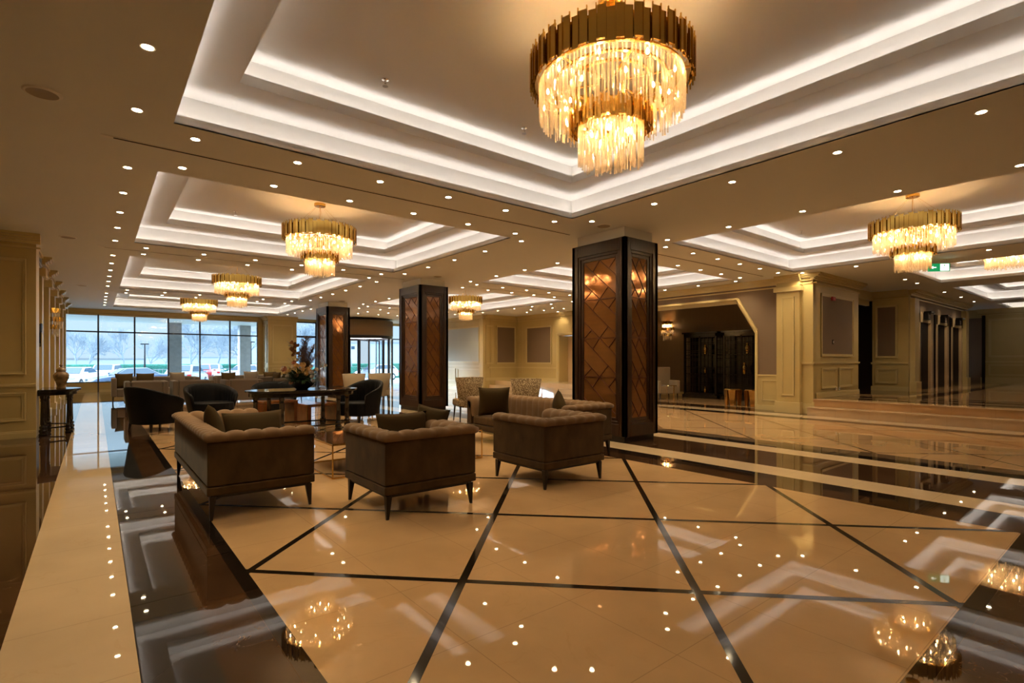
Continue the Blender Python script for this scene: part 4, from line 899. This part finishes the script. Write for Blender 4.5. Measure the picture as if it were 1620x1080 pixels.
for x, y, z, s, lb in ((17.2, 10.3, 1.58, 1.0, 'tall gold vase on the top shelf of the left cabinet'), (17.2, 10.3, .89, .6, 'small gold figure on the middle shelf of the left cabinet'), (17.2, 10.3, .17, .7, 'small gold figure at the bottom of the left cabinet'),
                       (17.2, 8.75, 1.58, 1.1, 'tall gold vase on the top shelf of the right cabinet'), (17.2, 8.85, .89, 1.15, 'rounded gold jar on the middle shelf of the right cabinet')):
    g = MB(); h = .36*s; g.lathe([(0, 0), (.05*s, 0), (.04*s, .02), (.075*s, h*.35), (.08*s, h*.6), (.045*s, h*.8), (.03*s, h*.85), (.05*s, h*.9), (.02*s, h), (0, h*1.02)], 16)
    o = g.build('gold_vase', ['gold'], None, smooth=True, loc=(x, y, z)); tag(o, lb, 'vase', 'gold ornaments in the cabinets')
for x, y, lb in ((15.15, 8.15, 'gold drum stool in the nook opening, left one'), (15.2, 7.55, 'gold drum stool in the nook opening, right one')):
    t = thing('gold_stool', lb, 'stool', (x, y, 0), R_(20), 'gold stools'); g = MB(); g.lathe([(0, .50), (.24, .50), (.25, .49), (.25, .465), (0, .465)], 6); g.build('top', ['goldin'], t)
    for k in range(6):
        a = 2*PI*k/6; g = MB(); g.T = Matrix.Rotation(a, 4, 'Z'); g.add([(.235, -.10, .47), (.235, .10, .47), (.22, .05, 0), (.22, -.05, 0), (.215, -.10, .47), (.215, .10, .47), (.2, .05, 0), (.2, -.05, 0)], [(0, 1, 2, 3), (7, 6, 5, 4), (0, 4, 5, 1), (1, 5, 6, 2), (2, 6, 7, 3), (3, 7, 4, 0)]); g.build('leg', ['goldin'], t)
t = thing('wing_armchair', 'cream upholstered armchair in the nook, half hidden by the nearest column', 'armchair', (15.8, 11.05, 0), R_(-25))
b = MB(); b.box(-.36, .36, .2, .34, .2, 1.12); b.build('backrest', ['creamfab'], t, bevel=.03); b = MB(); b.box(-.34, .34, -.36, .2, .2, .48); b.build('seat', ['creamfab'], t, bevel=.03)
for sx in (-1, 1):
    b = MB(); b.box(sx*.36-.06, sx*.36+.06, -.34, .22, .2, .66); b.build('arm', ['creamfab'], t, bevel=.03)
    for y in (-.3, .28): b = MB(); b.tube((sx*.33, y, .2), (sx*.34, y, 0), .025, .015); b.build('leg', ['legwood'], t)
t = thing('side_table', 'thin brass side table in front of the cream nook armchair', 'side table', (15.2, 10.35, 0)); g = MB(); g.lathe([(0, .52), (.17, .52), (.17, .5), (0, .5)], 20); g.build('top', ['goldin'], t)
for k in range(3): a = 2*PI*k/3; g = MB(); g.tube((.15*math.cos(a), .15*math.sin(a), .5), (.15*math.cos(a), .15*math.sin(a), 0), .008); g.build('leg', ['goldin'], t)
# wall devices
t = thing('fire_alarm', 'small red alarm box high on the taupe wall panel above the steps', 'alarm', (15.35, 5.488, 3.0)); g = MB(); g.box(-.10, .10, -.05, 0, -.05, .05); g.build('housing', ['red'], t, bevel=.008); g = MB(); g.box(-.06, .06, -.058, -.05, -.012, .012); g.build('sounder', ['lampred'], t)
t = thing('wall_switch', 'small dark wall switch plate low on the taupe panel above the steps', 'switch', (15.38, 5.488, 1.85)); g = MB(); g.box(-.04, .04, -.012, 0, -.06, .06); g.build('plate', ['dark'], t); g = MB(); g.box(-.005, .03, -.018, -.012, -.03, .03); g.build('button', ['whiteplastic'], t)
for x in (15.55, 15.78): t = thing('wall_socket', 'white power socket on the cream wall just above the steps', 'socket', (x, 5.47, .60), 0, 'sockets above the steps'); g = MB(); g.box(-.04, .04, -.012, 0, -.04, .04); g.build('plate', ['whiteplastic'], t); g = MB(); g.tube((0, -.013, 0), (0, -.012, 0), .022, n=16); g.build('insert', ['grill'], t)
for i, (a, b) in enumerate(DX):
    t = thing('lift_indicator', 'dark lantern box above the %s lift door' % ('nearest', 'middle', 'farthest')[i], 'lift lantern', ((a+b)/2-.1, 4.90, 2.80), 0, 'lanterns above the lifts')
    g = MB(); g.box(-.18, .18, -.12, 0, -.10, .12); g.build('housing', ['dark'], t); g = MB(); g.box(-.22, .22, -.22, -.02, .12, .17); g.build('hood', ['dark'], t); g = MB(); g.box(-.1, .1, -.124, -.12, -.07, .07); g.build('display', ['grill'], t)
# ---------------------------------------------------------------- outside
g = MB(); g.box(-40, 60, YW+.3, 33.5, -.35, -.03, 0); S(g, 'ground_walkway', ['concrete'])
g = MB(); g.box(-90, 140, 33.5, 180, -.6, -.5, 0); S(g, 'ground_parking', ['asphalt'])
g = MB(); g.box(-10, 7.4, YW+.3, 33.2, 3.32, 3.5); S(g, 'canopy_soffit', ['louvre'])
for x, y, lb in ((3.25, 32.3, 'grey concrete post outside the windows, left one'), (6.55, 32.3, 'grey concrete post outside the windows, right one'), (13.4, 31.8, 'pale concrete post outside the revolving door'), (-3, 32.3, 'concrete post outside, left of the windows')):
    t = thing('outdoor_post', lb, 'post', (x, y, -.03), 0, 'outdoor canopy posts'); g = MB(); g.box(-.28, .28, -.28, .28, 0, 3.35); g.build('shaft', ['concrete'], t); g = MB(); g.box(-.32, .32, -.32, .32, 0, .12); g.build('foot', ['concrete'], t)
def car(label, loc, rz, paint, kind='hatch', grp='parked cars'):
    t = thing('car', label, 'car', loc, rz, grp); L, Wd = 4.3, 1.78       # front towards -x
    if kind == 'sedan': pr_ = [(-2.15, .35), (-2.12, .62), (-1.9, .78), (-1.0, .95), (-.35, 1.38), (.75, 1.42), (1.45, 1.02), (2.05, .98), (2.15, .6), (2.15, .35)]
    else: pr_ = [(-2.1, .35), (-2.08, .65), (-1.85, .85), (-1.1, 1.02), (-.5, 1.5), (1.3, 1.54), (1.95, 1.05), (2.08, .95), (2.1, .35)]
    n = len(pr_); b = MB(); vs_ = []
    for yy2, k in ((-Wd/2, 0), (Wd/2, 0)):
        for x, z in pr_: s_ = .80 if z > 1.1 else (.94 if z > .9 else 1); vs_.append((x, yy2*s_, z))
    b.add(vs_, [tuple(range(n)), tuple(range(n, 2*n))[::-1]]+[(i, (i+1) % n, n+(i+1) % n, n+i) for i in range(n)]); b.build('body', [paint], t, bevel=.07, seg=3)
    b = MB()
    if kind == 'sedan': wi = [(-.95, 1.0), (-.36, 1.34), (.72, 1.37), (1.3, 1.05)]; ws = (-.98, .97, -.38, 1.36); rw = (.80, 1.40, 1.40, 1.06)
    else: wi = [(-1.0, 1.08), (-.48, 1.44), (1.25, 1.47), (1.7, 1.1)]; ws = (-1.06, 1.05, -.53, 1.48); rw = (1.36, 1.50, 1.86, 1.12)
    for sy in (-1, 1): b.add([(x, sy*(Wd/2*(.955 if z < 1.2 else .83)), z) for x, z in wi], [(0, 1, 2, 3)])
    for (xa_, za, xb_, zb) in (ws, rw):
        b.add([(xa_-.02*(xa_ < 0)+.02*(xa_ > 0), -Wd*(.38 if za < 1.2 else .34), za+.02), (xa_-.02*(xa_ < 0)+.02*(xa_ > 0), Wd*(.38 if za < 1.2 else .34), za+.02), (xb_-.02*(xa_ < 0)+.02*(xa_ > 0), Wd*(.38 if zb < 1.2 else .34), zb+.02), (xb_-.02*(xa_ < 0)+.02*(xa_ > 0), -Wd*(.38 if zb < 1.2 else .34), zb+.02)], [(0, 1, 2, 3)])
    b.build('windows', ['carglass'], t)
    for x in (-1.35, 1.3):
        for sy in (-1, 1): b = MB(); b.tube((x, sy*(Wd/2-.2), .32), (x, sy*(Wd/2+.01), .32), .32, n=20); wv = b.build('wheel', ['tyre'], t); b = MB(); b.tube((x, sy*(Wd/2+.005), .32), (x, sy*(Wd/2+.02), .32), .19, n=14); b.build('hub', ['chrome'], wv)
    for sy in (-1, 1):
        b = MB(); b.box(2.08, 2.17, sy*.72-.12, sy*.72+.12, .72, .88); b.build('tail_lamp', ['lampred'], t); b = MB(); b.box(-2.16, -2.04, sy*.68-.16, sy*.68+.16, .62, .74); b.build('headlamp', ['chrome'], t)
        b = MB(); b.box(-.95, -.8, sy*.98-.1, sy*.98+.1, .98, 1.1); b.build('mirror', [paint], t)
    b = MB(); b.box(2.13, 2.16, -.26, .26, .52, .63); b.box(-2.16, -2.11, -.26, .26, .42, .53); b.build('number_plate', ['whiteplastic'], t)
    return t
def at(px, d, z=-.5):    # place at photo column px and depth d
    a = (px-810)/822.9; return ((.6252+.7804*a)*d, (.7804-.6252*a)*d, z)
GZ = -.5
car('white car facing the windows, leftmost in the car park', at(118, 36), R_(70), 'carwhite', 'sedan')
car('pale car half hidden behind the second window, left of the dark sedan', at(168, 46), R_(75), 'carwhite', 'hatch')
car('dark blue sedan parked side-on outside the third window', at(206, 33), R_(12), 'cardark', 'sedan')
car('silver estate car seen from behind outside the fourth window', at(296, 38.5), R_(-112), 'cargrey', 'hatch')
car('white car with red lamps partly behind the silver estate', at(336, 49), R_(-105), 'carwhite', 'hatch')
car('white car outside the rightmost window with a red bumper', at(392, 43), R_(-50), 'carwhite', 'hatch')
car('small red car between the silver estate and the white car', at(318, 44.5), R_(-100), 'carred', 'hatch')
for px_, d, lb in ((487, 60, 'distant silver car seen through the glass door, left of the flowers'), (596, 50, 'distant pale car seen through the revolving door')): car(lb, at(px_, d), R_(20), 'cargrey' if px_ < 500 else 'carwhite', 'hatch')
g = MB()
rh = random.Random(3)
g.box(-30, 36, 63, 65, -.5, 1.0)
tag(g.build('hedge', ['hedge'], None, bevel=.2), 'long low blue-green hedge behind the parked cars', 'hedge')
a_, b2 = at(500, 52), at(700, 62)
g = MB(); g.bar((a_[0], a_[1], .1), (b2[0], b2[1], .1), 2.5, 1.3); tag(g.build('hedge', ['hedge'], None), 'green bank of hedge seen through the entrance doors', 'hedge')
fn = thing('metal_fence', 'low railing in front of the hedge beyond the cars', 'fence', (0, 61.5, -.5)); g = MB(); g.bar((-28, 0, 1.0), (34, 0, 1.0), .05); g.bar((-28, 0, .15), (34, 0, .15), .05); g.build('rails', ['concrete'], fn)
g = MB()
for i in range(200): g.bar((-28+i*.31, 0, .1), (-28+i*.31, 0, 1.0), .03)
g.build('bars', ['concrete'], fn)
def tree(label, loc, seed, h=8, grp='bare winter trees'):
    t = thing('bare_tree', label, 'tree', loc, 0, grp); rr = random.Random(seed); tr = MB(); br = MB()
    def grow(mb, p0, d, L, r_, lv):
        p_ = Vector(p0); segs = 3
        for k in range(segs):
            d2 = (d+Vector((rr.uniform(-.18, .18), rr.uniform(-.18, .18), rr.uniform(-.02, .12)))).normalized(); q = p_+d2*L/segs
            mb.tube(p_, q, r_*(1-.2*k/segs), r_*(1-.2*(k+1)/segs), 5 if lv else 8, cap=False); p_ = q; d = d2
            if lv < 4 and k > 0:
                for _ in range(2 if lv else 2):
                    a = rr.uniform(0, 2*PI); sp_ = rr.uniform(.5, .95); x = d.cross(Vector((math.cos(a), math.sin(a), .2))).normalized(); grow(br, p_, (d+x*sp_).normalized(), L*rr.uniform(.6, .8), r_*.55, lv+1)
        if lv < 4: grow(br, p_, d, L*.7, r_*.7, lv+1)
    grow(tr, (0, 0, 0), Vector((rr.uniform(-.08, .08), 0, 1)), h*.36, h*.020, 0)
    tr.build('trunk', ['bark'], t); br.build('branches', ['bark'], t); return t
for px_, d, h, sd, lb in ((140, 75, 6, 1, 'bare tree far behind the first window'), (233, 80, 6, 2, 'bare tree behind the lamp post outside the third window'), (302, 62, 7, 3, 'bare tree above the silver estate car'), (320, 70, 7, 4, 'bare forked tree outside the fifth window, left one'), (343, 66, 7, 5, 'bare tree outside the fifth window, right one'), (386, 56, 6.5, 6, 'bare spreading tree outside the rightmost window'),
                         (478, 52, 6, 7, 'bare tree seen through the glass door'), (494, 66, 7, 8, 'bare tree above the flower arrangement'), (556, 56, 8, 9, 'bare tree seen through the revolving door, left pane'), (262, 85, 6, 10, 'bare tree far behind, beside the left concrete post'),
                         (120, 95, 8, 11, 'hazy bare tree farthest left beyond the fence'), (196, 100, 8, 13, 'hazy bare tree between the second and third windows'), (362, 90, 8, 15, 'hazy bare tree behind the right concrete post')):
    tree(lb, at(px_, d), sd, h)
def lamp(px_, d, h, lb):
    t = thing('street_lamp', lb, 'street lamp', at(px_, d), R_(-38.7), 'car park lamps'); g = MB(); g.tube((0, 0, 0), (0, 0, h), .10, .05); g.build('pole', ['darkmetal'], t)
    for s_ in (-1, 1): g = MB(); g.box(min(0, s_*.32), max(0, s_*.32), -.12, .12, h, h+.10); g.build('lamp_head', ['darkmetal'], t)
lamp(229, 50, 3.4, 'double-headed street lamp seen through the third window'); lamp(397, 50, 3.6, 'double-headed street lamp at the right edge of the rightmost window')
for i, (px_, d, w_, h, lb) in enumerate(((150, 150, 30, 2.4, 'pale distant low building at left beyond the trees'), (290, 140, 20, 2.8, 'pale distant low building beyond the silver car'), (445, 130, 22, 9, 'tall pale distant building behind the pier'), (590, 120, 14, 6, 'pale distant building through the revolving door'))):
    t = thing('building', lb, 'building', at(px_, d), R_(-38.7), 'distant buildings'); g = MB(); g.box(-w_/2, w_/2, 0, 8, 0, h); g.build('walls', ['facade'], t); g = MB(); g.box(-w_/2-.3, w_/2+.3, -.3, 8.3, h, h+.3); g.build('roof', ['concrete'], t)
    for k in range(max(1, int(w_/9)) if i > 1 else 0): g = MB(); g.box(-w_/2+2+k*9, -w_/2+2.8+k*9, -.05, 0, h-1.5, h-.8); g.build('window', ['carglass'], t)
